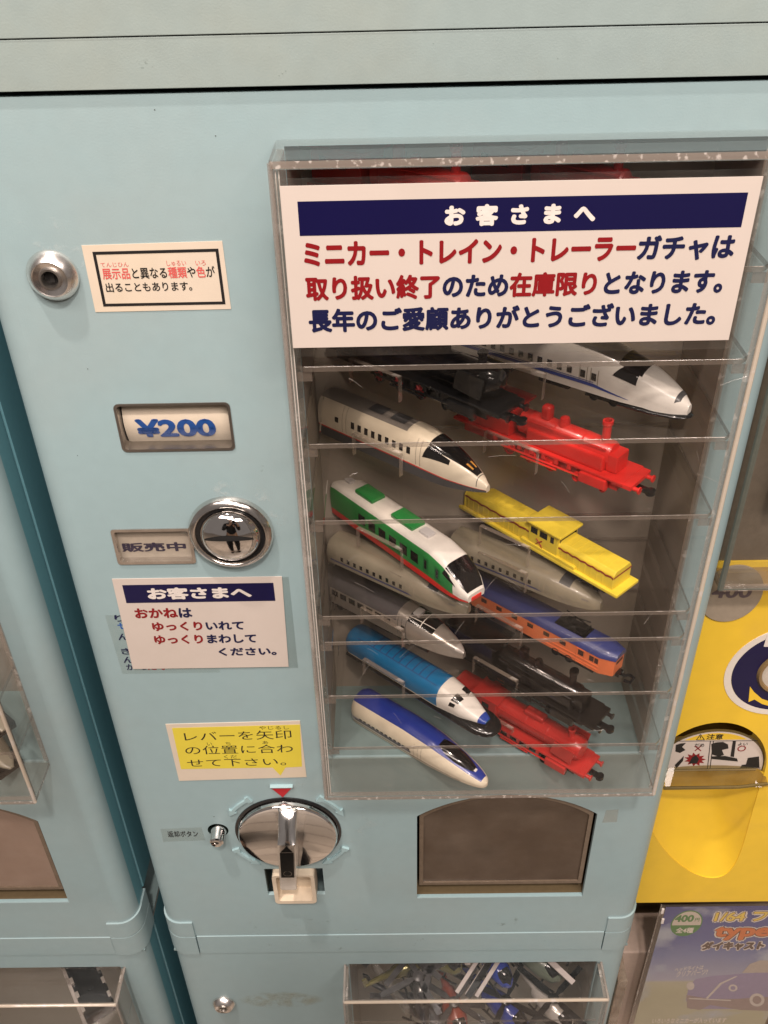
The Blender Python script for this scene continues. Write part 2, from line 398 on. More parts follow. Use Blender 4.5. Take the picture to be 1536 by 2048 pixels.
# price window
pw = MB(); pw.holed(rr(43.2, 94.6, 1152.4, 1177.1, 2.4), [rr(44.4, 93.4, 1153.7, 1176.0, 1.8)], -.5, 8); pwo = pw.build('price_window', [mat('dark_chrome', (.45, .42, .39), rough=.36, metal=1)], mach, smooth=30)
cd = MB(); cd.grid(lambda u, v: (45 + 47.8 * u, 7.0 - 3.2 * math.sin(math.pi * v), 1153 + 24 * v), 1, 10); cd.build('price_card', [mat('price_card_paper', (.85, .74, .60), rough=.4, noise=.02)], pwo)
bx = MB(); bx.box(44.5, 93.5, 10.5, 11, 1152.5, 1177); bx.build('window_back', [hole], pwo)
gl = MB(); gl.box(44.9, 92.9, 2.0, 2.8, 1154.2, 1175.5); gl.build('window_pane', [acr], pwo)
x0, x1, z0, z1 = rect(272, 836, 432, 876, 4.2)
t = text('¥200', x0, x1, z0, z1, 0, blue_t, pwo, bold=.042)
for v in t.data.vertices:      # the card bulges: the print follows it
    vv = (v.co.z * 1000 - 1153) / 24; v.co.y = (7.0 - 3.2 * math.sin(math.pi * vv) - .25) * .001
# sales window
sw = MB(); sw.holed(rr(29, 67.8, 1087.2, 1108.8, 1.6), [rr(30.6, 66.2, 1088.8, 1107.2, 1)], -.7, 4); swo = sw.build('sales_window', [chrome_w], mach, smooth=30)
cd = MB(); cd.box(30.2, 66.6, 3, 3.6, 1088.4, 1107.6); cd.build('window_card', [mat('grey_brown_card', (.50, .43, .35), rough=.4, noise=.06)], swo)
gl = MB(); gl.box(30.6, 66.2, .8, 1.4, 1088.8, 1107.2); gl.build('window_pane', [acr], swo)
x0, x1, z0, z1 = rect(243, 1085, 372, 1103, 2.8); text('販売中', x0, x1, z0, z1, 2.8, mat('violet_black_print', (.04, .03, .06), rough=.5), swo, bold=.035)
# coin slot
CX, CZ = 87.2, 1106.3
b = MB(); b.lathe([(16.5, 1.5), (16.6, -3.2), (17.0, -4.4), (17.6, -4.7), (19.4, -3.8), (20.3, -2.4), (20.6, -.8), (20.6, .5)], (CX, 0, CZ), n=64, close=False)
cs = b.build('coin_slot', [chrome_w], mach, smooth=50)
b = MB(); b.lathe([(16.6, -2.8), (15.4, -2.2), (2, -.5)], (CX, 0, CZ), n=48); b.build('slot_well', [black], cs)
dome = [(14.8 * math.sin(a), -2.4 - 8.2 * math.cos(a)) for a in [math.pi / 2 * k / 14 for k in range(1, 15)]] + [(15.3, -2.6), (15.4, -1.0)]
b = MB(); b.lathe(dome, (CX, 0, CZ), n=56); b.build('slot_dome', [chrome], cs, smooth=50)
def domep(x, z, off=.12):
    r = min(math.hypot(x, z), 14.5); y = -2.4 - 8.2 * math.sqrt(max(0, 1 - (r / 14.8) ** 2)); return (CX + x * (1 + off / 14), y - off, CZ + z)
b = MB(); b.grid(lambda u, v: domep(-11.6 + 23.2 * u, .9 + 2.6 * math.sin(math.pi * u) ** .8 + (v - .5) * (.9 + 2.0 * math.sin(math.pi * u)), .15), 20, 3); b.build('coin_slit', [black_m], cs)
# knob
b = MB(); b.lathe([(33.6, .3), (33.4, -.8), (31.8, -1.2), (31.4, .2)], (KX, 0, KZ), n=72, close=False); kr = b.build('knob_ring', [black], mach, smooth=40)
knob = MB(); knob.lathe([(.5, -2.2)] + [(r, -2.2 - 3.0 * (r / 29.5) ** 2) for r in (4, 8, 12, 16, 20, 24, 27, 29.2)] + [(30.2, -5.4), (31.0, -4.6), (31.3, -3), (31.3, 0)], (KX, 0, KZ), n=72)
ko = knob.build('knob', [chrome], mach, smooth=40)
hb = MB()      # lever: a ridge that rises from the dish to a square-faced grip
def hsec(z, w, yf, rnd): return [(-w, -1, z)] + [(-w * math.cos(math.pi * k / 12) if rnd > 2 else -w * max(-1, min(1, 1.12 * math.cos(math.pi * k / 12))), yf + rnd * (1 - math.sin(math.pi * k / 12) ** (1 if rnd > 2 else .35)), z) for k in range(13)] + [(w, -1, z)]
secs = [(KZ + 30, 5.0, -5.4, .6), (KZ + 29, 6.0, -8.4, 3), (KZ + 26, 6.2, -11.6, 5), (KZ + 21, 6.0, -15.4, 5.5), (KZ + 16.5, 5.6, -18.6, 4.5), (KZ + 14, 5.4, -20.2, 1.2), (KZ + 11, 5.4, -20.5, .6), (KZ - 12, 5.3, -20.0, .6), (KZ - 33, 5.2, -19.2, .7), (KZ - 35.6, 4.8, -18.4, 1.0), (KZ - 36.4, 4.2, -17, 1)]
def LXX(zz): return KX + .8 + (zz - KZ) * .055
rings = []
for z, w, yf, rn in secs:
    yb = -1 if z > KZ - 24 else -8
    rings.append([hb.bm.verts.new((LXX(zz) + x, max(min(y, yb), yf) if y != -1 else yb, zz)) for x, y, zz in hsec(z, w, yf, rn)])
for a, c in zip(rings, rings[1:]):
    for k in range(15): hb.bm.faces.new([a[k], a[(k + 1) % 15], c[(k + 1) % 15], c[k]])
hb.bm.faces.new(rings[0]); hb.bm.faces.new(rings[-1])
ho = hb.build('lever', [mat('satin_chrome', (.85, .84, .82), rough=.2, metal=1, noise=.06)], ko, smooth=28)
gb = mat('gloss_black', (.004, .004, .004), rough=.12, coat=0, spec=.25)
def lf(x, z): return (LXX(z) + x, -20.75 + (KZ + 14 - z) * .026, z)
b = MB(); b.face([lf(-4.2, KZ + 6.5), lf(4.2, KZ + 6.5), lf(4.1, KZ - 20), lf(-4.1, KZ - 20)]); b.build('lever_inlay', [gb], ho)
b = MB(); b.face([lf(-3.8, KZ + 7.3), lf(3.8, KZ + 7.3), lf(0, KZ + 13.2)]); b.build('lever_triangle', [gb], ho)
b = MB(); c0 = lf(0, KZ - 15.5); b.lathe([(2.7, -.06), (2.3, -.06)], c0, n=24, close=False); b.build('lever_circle', [chrome_w], ho)
# red triangle
b = MB(); b.prism([(88.4, 915.4), (102.2, 915.4), (102.2, 914.5), (88.3, 914.5)], -2.4, 1); b.build('triangle_ledge', [teal_edge], mach, bevel=.3)
b = MB(); b.prism([(88.6, 914.4), (102, 914.4), (95.3, 904.8)], -1.4, 1); b.build('red_triangle', [mat('red_plastic', (.48, .02, .03), rough=.3)], mach)
# curved arrows around the knob
def arrow(a0, a1, ccw=1):
    r = 39.3; n = 8; w = 1.0; hd = 2.7
    A = [R_(a0 + (a1 - a0) * k / n) for k in range(n + 1)]
    head = 2
    o = [((r + w) * math.cos(a), (r + w) * math.sin(a)) for a in A[:n - head + 1]]
    i_ = [((r - w) * math.cos(a), (r - w) * math.sin(a)) for a in A[:n - head + 1]]
    hb_ = A[n - head]; tip = A[-1]
    pts = o + [((r + hd) * math.cos(hb_), (r + hd) * math.sin(hb_)), (r * math.cos(tip), r * math.sin(tip)), ((r - hd) * math.cos(hb_), (r - hd) * math.sin(hb_))] + i_[::-1]
    tail = [((r + 2.6) * math.cos(A[0]), (r + 2.6) * math.sin(A[0])), ((r + 2.2) * math.cos(A[1]), (r + 2.2) * math.sin(A[1]))]
    tl = [((r - 2.2) * math.cos(A[1]), (r - 2.2) * math.sin(A[1])), ((r - 2.6) * math.cos(A[0]), (r - 2.6) * math.sin(A[0]))]
    pts = tail + pts[1:-1] + tl
    pts = [(KX + x, KZ + z) for x, z in pts]
    b = MB(); b.prism(pts, -1.6, 1, 0); b.build('arrow', [teal_edge], mach, smooth=30)
arrow(122, 154); arrow(58, 24); arrow(206, 238); arrow(334, 300)
# coin return
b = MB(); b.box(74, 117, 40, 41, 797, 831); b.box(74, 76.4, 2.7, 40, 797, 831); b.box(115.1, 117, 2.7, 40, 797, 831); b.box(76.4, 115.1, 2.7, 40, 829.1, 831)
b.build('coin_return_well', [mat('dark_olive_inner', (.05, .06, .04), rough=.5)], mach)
cup = MB(); cup.holed(rr(81.8, 109.6, 796.4, 828.6, 3), [rr(84.4, 107.2, 799.6, 827, 2)], -5.0, 9); cup.box(83, 109, 5.5, 9.6, 796, 828)
cup.build('coin_return_cup', [cream], mach, smooth=30)
# return button
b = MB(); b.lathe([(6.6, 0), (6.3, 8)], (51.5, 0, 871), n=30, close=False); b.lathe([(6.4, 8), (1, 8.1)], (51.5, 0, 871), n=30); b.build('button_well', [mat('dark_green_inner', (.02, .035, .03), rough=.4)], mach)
b = MB(); b.lathe([(1.1, -8.2), (1.4, -9.2), (3.4, -9.4), (4.3, -8.6), (4.4, -2), (5.0, -1), (5.0, 8)], (51.8, 0, 870.5), n=32); bo = b.build('return_button', [chrome], mach, smooth=35)
b = MB(); b.lathe([(.9, -8.6), (1.0, -7)], (51.8, 0, 870.5), n=14); b.build('button_hole', [hole], bo)

# ---- stickers on the middle machine
def sheet(name, poly, y, th, mats, label, cat, edge_m=None):
    o = MB(); o.prism(poly, y, y + th); ob = o.build(name, mats, None, smooth=0)
    return ob
def sheet_root(x, z, name, label, cat):
    return empty(name, (0, 0, 0), 0, label, cat)
# 1. small framed sticker by the lock
s1 = sheet('sticker', [(44.4, 1220.2), (100.4, 1220.4), (100.2, 1248.9), (44.5, 1248.2)], -.25, .22, [paper_old], '', ''); tag(s1, 'small yellowed sticker with black frame beside the upper lock', 'sticker')
b = MB(); b.holed([(48.2, 1222.6), (98.4, 1222.6), (98.3, 1245.9), (48.3, 1245.6)], [[(49.4, 1223.8), (97.2, 1223.8), (97.1, 1244.7), (49.5, 1244.4)]], -.36, -.3); b.build('frame_print', [blk_t], s1)
def ptext(body, u0, v0, u1, v1, mats, parent, Y=0, yo=.34, **k):
    x0, x1, z0, z1 = rect(u0, v0, u1, v1, Y - yo); return text(body, x0, x1, z0, z1, Y - yo, mats, parent, **k)
ptext('展示品と異なる種類や色が', 204, 534, 430, 557, [blk_t, pinkred], s1, bold=.017, cols=[1, 1, 1, 0, 0, 0, 0, 1, 1, 0, 1, 0])
ptext('出ることもあります。', 211, 564, 384, 583, blk_t, s1, bold=.017)
ptext('てんじひん', 201, 525, 257, 534, pinkred, s1, bold=.004); ptext('しゅるい', 333, 521, 372, 532, pinkred, s1, bold=.004); ptext('いろ', 391, 521, 411, 531, pinkred, s1, bold=.004)
# 2. notice below the coin slot
s2f = MB(); s2f.box(21.0, 113.8, -.12, -.02, 1010.5, 1077.6); s2f.bm.free(); 
s2 = sheet('notice', [(23.3, 1014.8), (107.6, 1014.8), (109.3, 1077.9), (24.0, 1078.0)], -.5, .3, [paper], '', ''); tag(s2, 'white notice with navy header and wide red and navy letters below the coin slot', 'notice')
fm = MB(); fm.box(24, 112.6, -.19, -.12, 1013.6, 1077.3); fm.build('laminate', [film], s2)
b = MB(); x0, x1, z0, z1 = rect(248, 1168, 549, 1204, -.6); b.box(x0, x1, -.6, -.55, z0, z1); b.build('header_band', [navy], s2)
ptext('お客さまへ', 294, 1174, 503, 1198, wht_t, s2, yo=.68, bold=.05)
ptext('おかねは', 269, 1216, 384, 1236, [red_t, navy_t], s2, yo=.6, bold=.04, cols=[0, 0, 0, 1])
ptext('ゆっくりいれて', 304, 1243, 488, 1261, [red_t, navy_t], s2, yo=.6, bold=.04, cols=[0] * 4 + [1] * 3)
ptext('ゆっくりまわして', 308, 1269, 513, 1287, [red_t, navy_t], s2, yo=.6, bold=.04, cols=[0] * 4 + [1] * 4)
ptext('ください。', 437, 1295, 553, 1311, navy_t, s2, yo=.6, bold=.04)
# old notice underneath, only its edge shows
s3 = sheet('old_notice', [(16.8, 1010.8), (70, 1010.8), (70, 1053.5), (15.6, 1053.5)], -.1, .08, [clear('thin_old_film', (.985, .99, .985), .01, f0=.02)], '', ''); tag(s3, 'older clear film notice peeking out under the lower left of the white notice', 'notice')
for k, (u, v, s_) in enumerate(((239, 1236, 'り'), (245, 1251, 'せ'), (246, 1273, 'ん'), (252, 1302, 'き'), (256, 1319, 'ん'))):
    x, z = at(u, v, 0); text(s_, x - 2.6, x + 3.0, z - 2.4, z + 2.2, -.14, blue_t if k == 1 else navy_t, s3, bold=.02)
for k, (u, s_, m_) in enumerate(((262, 'が', navy_t), (288, 'つ', navy_t), (304, 'た', red_t), (330, 'い', red_t))):
    x, z = at(u, 1336, 0); text(s_, x - 2.4, x + 2.4, z - 1.4, z + 3.4, -.14, m_, s3, bold=.02)
# 3. yellow lever sticker
s4 = sheet('sticker', [(34.2, 920.2), (110.9, 922.2), (110.6, 971.6), (33.9, 970.3)], -.3, .28, [paper_old], '', ''); tag(s4, 'yellow speech-bubble sticker above the red triangle and the chrome lever', 'sticker')
xa, za = at(344, 1456, -.3); xb, zb = at(600, 1449, -.3); xc, zc_ = at(604, 1533, -.3); xd, zd = at(362, 1538, -.3)
p1 = at(571, 1535, -.3); p2 = at(561, 1551, -.3); p3 = at(545, 1535, -.3)
b = MB(); b.prism([(xa, za), (xb, zb), (xc, zc_), p1, p2, p3, (xd, zd)][::-1], -.38, -.32); b.build('yellow_bubble', [yell_paper], s4, smooth=0)
ptext('レバーを矢印', 368, 1463, 583, 1481, blk_t, s4, yo=.42, bold=.006, slant=.012)
ptext('の位置に合わ', 370, 1491, 586, 1508, blk_t, s4, yo=.42, bold=.006, slant=.01)
ptext('せて下さい。', 374, 1518, 572, 1533, blk_t, s4, yo=.42, bold=.006, slant=.008)
ptext('やじるし', 518, 1452, 578, 1459, blk_t, s4, yo=.42, bold=.004); ptext('い', 414, 1485, 424, 1491, blk_t, s4, yo=.42, bold=.004); ptext('ち', 451, 1484, 461, 1490, blk_t, s4, yo=.42, bold=.004)
ptext('あ', 525, 1482, 536, 1488, blk_t, s4, yo=.42, bold=.004); ptext('くだ', 448, 1510, 474, 1517, blk_t, s4, yo=.42, bold=.004)
# 4. clear label by the return button
s5 = sheet('label', [(15.1, 859.9), (42.2, 861.0), (41.4, 874.4), (15.4, 873.2)], -.15, .12, [clear('milky_film', (.985, .99, .985), .02, (.6, .66, .62), .3)], '', ''); tag(s5, 'clear film label with tiny black letters left of the return button', 'label')
ptext('返却ボタン', 335, 1662, 396, 1674, blk_t, s5, yo=.2, bold=.012)
# 5. scrap of tape
s6 = sheet('tape_scrap', [(293, 874), (302, 874.5), (301.5, 887), (294, 886.5)], -.12, .1, [clear('milky_film2', (.96, .96, .95), .08, (.7, .68, .62), .3)], '', ''); tag(s6, 'small square scrap of clear tape right of the arched flap', 'tape')

# ================================================================= lower machine, top, left machine
def lower_box(root_loc, label, group=None):
    """clear tray that hangs on the lower machine"""
    d = empty('display_case', root_loc, 0, label, 'display case', group)
    x0, x1, y0, z0, z1 = 124.5, 311.5, -27, 470, 709
    t = 2.6
    b = MB(); b.box(x0, x1, y0, y0 + t, z0, z1 - t, faces=dict(t=1, l=1, r=1, b=1)); b.build('front_sheet', [acr_front, acr_glow], d)
    b = MB(); b.box(x0, x1, y0, 0, z1 - t + .05, z1, faces=dict(f=1, l=1, r=1)); b.build('top_sheet', [acr_top, acr_glow], d)
    for x in (x0, x1 - t):
        b = MB(); b.box(x, x + t, y0 + t + .05, 0, z0, z1 - t, faces=dict(t=1, f=1)); b.build('side_sheet', [acr, acr_glow], d)
    for x in (x0, x1):
        b = MB(); b.tube([(x, y0, z0), (x, y0, z1)], .9, 8); b.tube([(x, y0, z1 - .6), (x, 0, z1 - .6)], .9, 8); b.build('edge_strip', [acr_left], d)
    b = MB(); b.tube([(x0, y0, z1 - 1), (x1, y0, z1 - 1)], 1.1, 8); b.build('edge_strip', [acr_rod], d)
    return d
def lower_machine(loc, label, withlock=True):
    lo = empty('vending_machine', loc, 0, label, 'vending machine', 'pale teal vending machines')
    zt = 727
    rc = [(127.5, 480), (308.5, 480), (308.5, 709.5), (127.5, 709.5)]
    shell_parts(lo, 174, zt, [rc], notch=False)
    band_parts(lo, zt, 750)
    b = MB(); b.box(126, 310, 60, 61.5, 478, 712); b.build('back_board', [taupe], lo)
    for x in (126, 308.6):
        b = MB(); b.box(x, x + 1.4, 2.7, 60, 478, 712); b.build('recess_side', [taupe], lo)
    b = MB(); b.box(127.5, 308.5, 2.7, 60, 478, 480); b.build('recess_floor', [teal_in], lo)
    b = MB(); b.box(127.5, 308.5, 2.7, 60, 709.6, 711); b.build('recess_ceiling', [taupe], lo)
    if withlock: lock(lo, 29.3, 655.5, 8.6)
    return lo
low = lower_machine((0, 0, 0), 'lower pale teal vending machine with a small lock and a clear case of toy helicopters')
# header above
top = empty('vending_machine', (0, 0, 0), 0, 'pale teal machine base across the top of the picture, above the dark seam', 'vending machine', 'pale teal vending machines')
b = MB(); b.box(-10, PW + 30, -1.6, 8, 1305, 1321.7); b.build('band', [teal_old], top, bevel=.35)
b = MB(); b.box(-10, PW + 30, -2.0, 8, 1322.1, 1520); b.build('front_panel', [teal_old], top, bevel=.4)
b = MB(); b.box(-9, PW + 29, 8, 300, 1304.5, 1520); b.build('housing', [black_m], top)
# left neighbours
LX = -349
lm = empty('vending_machine', (LX, 0, 0), 0, 'pale teal vending machine cut off at the left edge of the picture, upper one', 'vending machine', 'pale teal vending machines')
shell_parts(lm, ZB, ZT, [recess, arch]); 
for s_ in (0, 1): corner_piece(lm, s_, ZB + .5, ZB + 17.6)
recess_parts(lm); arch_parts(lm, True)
ll = lower_machine((LX, 0, 0), 'pale teal vending machine at bottom left with a black toy in its case', False)

# ================================================================= main display case
def display_case(loc, label, group):
    d = empty('display_case', loc, 0, label, 'display case', group)
    x0, x1, y0, z0, z1 = 124.6, 309.4, -28, 937.2, 1286
    t = 2.8
    b = MB(); b.box(x0, x1, y0, y0 + t, z0 + t, z1 - t, faces=dict(t=1, b=1, l=1, r=1)); b.build('front_sheet', [acr_front, acr_edge], d)
    b = MB(); b.box(x0, x1, y0 - .3, -.3, z1 - t + .05, z1 + .6, faces=dict(f=1, l=1, r=1)); b.build('top_sheet', [acr_top, acr_glue], d, bevel=.4)
    b = MB(); b.box(x0, x1, y0 - .3, -.3, z0 - .6, z0 + t - .05, faces=dict(f=1, l=1, r=1)); b.build('bottom_sheet', [clear('clear_acrylic_bottom', (.93, .91, .89), .006, f0=.02), acr_glue], d, bevel=.4)
    for x in (x0 + .05, x1 - t - .05):
        b = MB(); b.box(x, x + t, y0 + t + .05, -.3, z0 + t, z1 - t, faces=dict(f=1, k=1)); b.build('side_sheet', [acr, acr_glow], d)
    for x, m_ in ((x0 + .4, acr_left), (x1 - .4, acr_rod)):  # dim left, bright right: the corner highlights are put into the colours
        b = MB(); b.tube([(x, y0 + .5, z0 + .6), (x, y0 + .5, z1 - .6)], 1.05, 10); b.build('corner_strip', [m_], d)
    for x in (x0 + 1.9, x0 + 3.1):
        b = MB(); b.tube([(x, y0 + 1.4, z0 + 3), (x, y0 + 1.4, z1 - 3)], .22, 6); b.build('corner_highlight', [acr_line], d)  # bright threads painting the glints inside the left corner
    return d
case = display_case((0, 0, 0), 'clear acrylic display case full of toy trains on the middle machine', 'clear acrylic display cases')
SH = [1244, 1206, 1170, 1130, 1073, 1056, 1018, 978]
for z in SH:
    b = MB(); y0 = -25
    pts = [(RX0 + .4, 56), (RX0 + .4, y0 + 3), (RX0 + 3.4, y0), (RX1 - 3.6, y0), (RX1 - .6, y0 + 3), (RX1 - .6, 56)]
    va = [b.bm.verts.new((x, y, z - 2.3)) for x, y in pts]; vb = [b.bm.verts.new((x, y, z)) for x, y in pts]
    b.bm.faces.new(va[::-1]); b.bm.faces.new(vb)
    for i in range(6):
        f = b.bm.faces.new([va[i], va[(i + 1) % 6], vb[(i + 1) % 6], vb[i]]); f.material_index = 1
    sh = b.build('shelf', [acr_shelf, acr_edge], case, smooth=0)
    c = MB(); c.tube([(RX0 + 3.4, y0 - .05, z - .1), (RX1 - 3.6, y0 - .05, z - .1)], .17, 5); c.build('shelf_edge_highlight', [acr_spark], sh)  # thin bright tube: a highlight painted along the shelf's front edge
    for x in (RX0 + .5, RX1 - 6.6):      # runners glued below each end
        c = MB(); c.box(x, x + 6, y0 + 1, 55, z - 7, z - 2.7, faces=dict(f=1)); c.build('shelf_runner', [acr, acr_edge], sh)
proto_clip = None
for z in SH[2:] + [938.2]:
    for dx in (0, 64):
        if proto_clip is None:
            b = MB(); L_ = math.hypot(22.5, 20); b.box(0, L_, 0, 2.6, 0, 12.5, faces=dict(t=1, l=1, r=1))
            o = b.build('train_rest', [acr, acr_glow], case, bevel=0, smooth=0); proto_clip = o
        else:
            o = proto_clip.copy(); COL.objects.link(o)
        o.location = ((146 + dx) / 1000, .0285, z / 1000 + .0001); o.rotation_euler = (0, 0, math.atan2(-19.5, 22.5))

# the big notice on the front
YS = -29.0
nx0, nx1, nz0, nz1 = 127.9, 296.2, 1216.2, 1277.9
sg = MB(); sg.box(nx0, nx1, YS, YS + .5, nz0, nz1); sg = sg.build('notice', [paper], None, smooth=0); tag(sg, 'large white notice with navy header and red and navy letters taped on the display case', 'notice')
fm = MB(); fm.box(nx0 - 1.5, nx1 + 3, YS + .55, YS + .68, nz0 - 4, nz1 + 2.5); fm.build('laminate', [film], sg)
x0, x1, z0, z1 = rect(594, 394, 1488, 463, YS); hx = at(1488, 386, YS)
b = MB(); b.box(at(597, 435, YS)[0], at(1489, 421, YS)[0], YS - .08, YS - .04, at(1040, 463, YS)[1], at(1040, 394, YS)[1]); b.build('header_band', [navy], sg)
def pl(body, ul, vl0, vl1, ur, vr0, vr1, mats, bold=.03, cols=None, yo=.12):   # a line measured at its first and last glyph
    Y = YS - yo
    a0 = at(ul, (vl0 + vl1) / 2, Y)[0]; a1 = at(ur, (vr0 + vr1) / 2, Y)[0]
    um = (ul + ur) / 2
    z1 = at(um, (vl0 + vr0) / 2, Y)[1]; z0 = at(um, (vl1 + vr1) / 2, Y)[1]
    return text(body, a0, a1, z0, z1, Y, mats, sg, bold=bold, cols=cols)
pl('お　客　さ　ま　へ'.replace('　', '\u2002'), 889, 409, 455, 1192, 404, 446, wht_t, bold=.06)
pl('ミニカー・トレイン・トレーラー', 607, 482, 532, 1272, 473, 523, [red_t], bold=.045)
pl('ガチャは', 1276, 470, 521, 1470, 468, 520, [navy_t], bold=.042)
l2 = '取り扱い終了のため在庫限りとなります。'
pl(l2, 611, 552, 601, 1447, 538, 588, [red_t, navy_t], bold=.042, cols=[0] * 6 + [1] * 3 + [0] * 4 + [1] * 6)
l3 = '長年のご愛顧ありがとうございました。'
pl(l3, 617, 616, 665, 1433, 603, 651, [navy_t], bold=.042)

# ================================================================= toy trains
def interp(pts, s):
    xs = [p[0] for p in pts]; ys = [p[1] for p in pts]
    return float(np.interp(s, xs, ys))
class Body:
    """a carriage body as a surface P(s, a): s runs tail to nose, a runs up the near side, over the roof and down the far side"""
    def __init__(b, L, w, top, bot, n=3.0, zc=.5):
        b.L, b.w, b.t, b.b, b.n, b.zc = L, w, top, bot, n, zc
    def P(b, s, a, off=0):
        w, t, bt = interp(b.w, s), interp(b.t, s), interp(b.b, s)
        zc = bt + (t - bt) * b.zc
        if a < .2: y, z = -w * (.93 + .07 * a / .2), bt + (zc - bt) * a / .2
        elif a > .8: y, z = w * (.93 + .07 * (1 - a) / .2), bt + (zc - bt) * (1 - a) / .2
        else:
            th = math.pi * (1 - (a - .2) / .6); c, s_ = math.cos(th), math.sin(th); e = 2 / b.n
            y = w * math.copysign(abs(c) ** e, c); z = zc + (t - zc) * abs(s_) ** e
        return Vector((s * b.L, y, z))
    def N(b, s, a):
        d = .004; s0, s1 = max(0, s - d), min(1, s + d); a0, a1 = max(0, a - d), min(1, a + d)
        n = (b.P(s1, a) - b.P(s0, a)).cross(b.P(s, a1) - b.P(s, a0)); n.normalize()
        c = Vector((s * b.L, 0, (interp(b.t, s) + interp(b.b, s)) / 2))
        if n.dot(b.P(s, a) - c) < 0: n = -n
        return n
    def shell(b, root, mats, levels, matfn, ns=34, name='body', smooth=38):
        m = MB(); lv = sorted(set(levels)); S = [i / ns * .8 for i in range(ns)] + [.8 + .2 * math.sin(math.pi / 2 * k / 12) for k in range(13)]
        V = [[m.bm.verts.new(b.P(s, a)) for a in lv] for s in S]
        for i in range(len(S) - 1):
            for j in range(len(lv) - 1):
                f = m.bm.faces.new([V[i][j], V[i + 1][j], V[i + 1][j + 1], V[i][j + 1]]); f.material_index = matfn((S[i] + S[i + 1]) / 2, (lv[j] + lv[j + 1]) / 2)
            m.bm.faces.new([V[i][0], V[i][-1], V[i + 1][-1], V[i + 1][0]])
        m.bm.faces.new(V[0]); m.bm.faces.new(V[-1][::-1])
        return m.build(name, mats, root, smooth=smooth)
    def patch(b, root, name, q, mt, off=.12, n=6, label=None):       # q: four (s, a) corners, bilinear
        m = MB()
        def fn(u, v):
            s = (q[0][0] * (1 - u) + q[1][0] * u) * (1 - v) + (q[3][0] * (1 - u) + q[2][0] * u) * v
            a = (q[0][1] * (1 - u) + q[1][1] * u) * (1 - v) + (q[3][1] * (1 - u) + q[2][1] * u) * v
            return b.P(s, a) + b.N(s, a) * off
        m.grid(fn, n, n); return m.build(name, mt, root, smooth=50, label=label)
    def windows(b, root, s0, s1, k, a0, a1, mt, fill=.55, name='window', off=.1):
        st = (s1 - s0) / k
        for i in range(k):
            c = s0 + st * (i + .5); h = st * fill / 2
            b.patch(root, name, [(c - h, a0), (c + h, a0), (c + h, a1), (c - h, a1)], mt, off, 2)
LV = [0, .03, .06, .09, .12, .15, .17, .2] + [.2 + .6 * k / 22 for k in range(1, 22)] + [.8, .83, .86, .89, .92, .95, .98, 1]
P_ = {}
def pm(name, col, rough=.3, coat=.15, **k): return mat(name, col, rough=rough, coat=coat, noise=k.pop('noise', .05), nscale=200, **k)
glass = pm('toy_black_window', (.008, .007, .007), .12, .6)
white_p = pm('toy_white_plastic', (.72, .68, .62)); cream_p = pm('toy_cream_plastic', (.70, .62, .48)); dgrey = pm('toy_dark_grey', (.06, .06, .062), .4)
green_p = pm('toy_green_plastic', (.025, .22, .05)); red_p = pm('toy_red_plastic', (.62, .025, .02)); blue_p = pm('toy_blue_plastic', (.022, .04, .26))
roofgrey = pm('toy_grey_roof', (.20, .18, .16), .35); orange_p = pm('toy_orange_plastic', (.68, .17, .06), .45); ltblue = pm('toy_sky_blue_plastic', (.012, .14, .32), .3)
silver = pm('toy_silver_paint', (.42, .38, .34), .3, metal=.6); yel_p = pm('toy_yellow_plastic', (.78, .60, .05), .42); beige_p = pm('toy_beige_plastic', (.27, .24, .18), .35)
blk_p = pm('toy_black_plastic', (.006, .006, .0065), .18, .3); amber = pm('toy_amber_lamp', (.6, .28, .05), .3); maroon = pm('toy_dark_red_plastic', (.30, .02, .02), .35)
stripeb = pm('toy_blue_stripe', (.02, .05, .28)); indigo = pm('toy_indigo_roof', (.035, .045, .16), .35); cream_p2 = pm('toy_seam_shadow', (.34, .29, .22)); ltgrey = pm('toy_pale_roof', (.55, .53, .52), .3)
blk_brown = pm('toy_black_brown_plastic', (.010, .008, .007), .2, .4)

def seams(B, root, ss, a0=.06, a1=.34, m=None):
    for k, s in enumerate(ss):
        B.patch(root, 'panel_seam', [(s, a0), (s + .0035, a0), (s + .0035, a1), (s, a1)], m or roofgrey, .06, 5)
def put(name, tail, nose, z, label, cat='toy train', group='toy trains on the clear shelves'):
    a = math.atan2(nose[1] - tail[1], nose[0] - tail[0]); L = math.hypot(nose[0] - tail[0], nose[1] - tail[1])
    r = empty(name, (tail[0], tail[1], z), a, label, cat, group); return r, L
def wheels(root, L, xs, r, w, m=None, spoke=None, z=None):
    for x in xs:
        for s_ in (-1, 1):
            b = MB(); y = s_ * w
            b.lathe([(r, -s_ * .2), (r, s_ * 1.0), (r * .8, s_ * 1.1), (r * .78, s_ * .6), (r * .2, s_ * .7), (r * .2, s_ * 1.3)], (x * L, y, z if z is not None else r), n=18, mis=[0, 0, 0, 1 if spoke else 0, 0])
            if spoke:
                for k in range(8):
                    a = k * math.pi / 4
                    b.tube([(x * L, y + s_ * .9, r), (x * L + r * .8 * math.cos(a), y + s_ * .9, r + r * .8 * math.sin(a))], .28, 4, 1)
            b.build('wheel', [m or dgrey, spoke or dgrey], root, smooth=30)
def underframe(root, L, w, z0=1.2, z1=5, x0=.06, x1=.85, m=None):
    b = MB()
    for a, c in ((x0, x0 + .22), (.42, .55), (x1 - .22, x1)): b.box(a * L, c * L, -w, w, z0, z1)
    b.box(x0 * L, x1 * L, -w * .7, w * .7, z0 + 1.5, z1 + 1); b.build('underframe', [m or dgrey], root, bevel=.3)

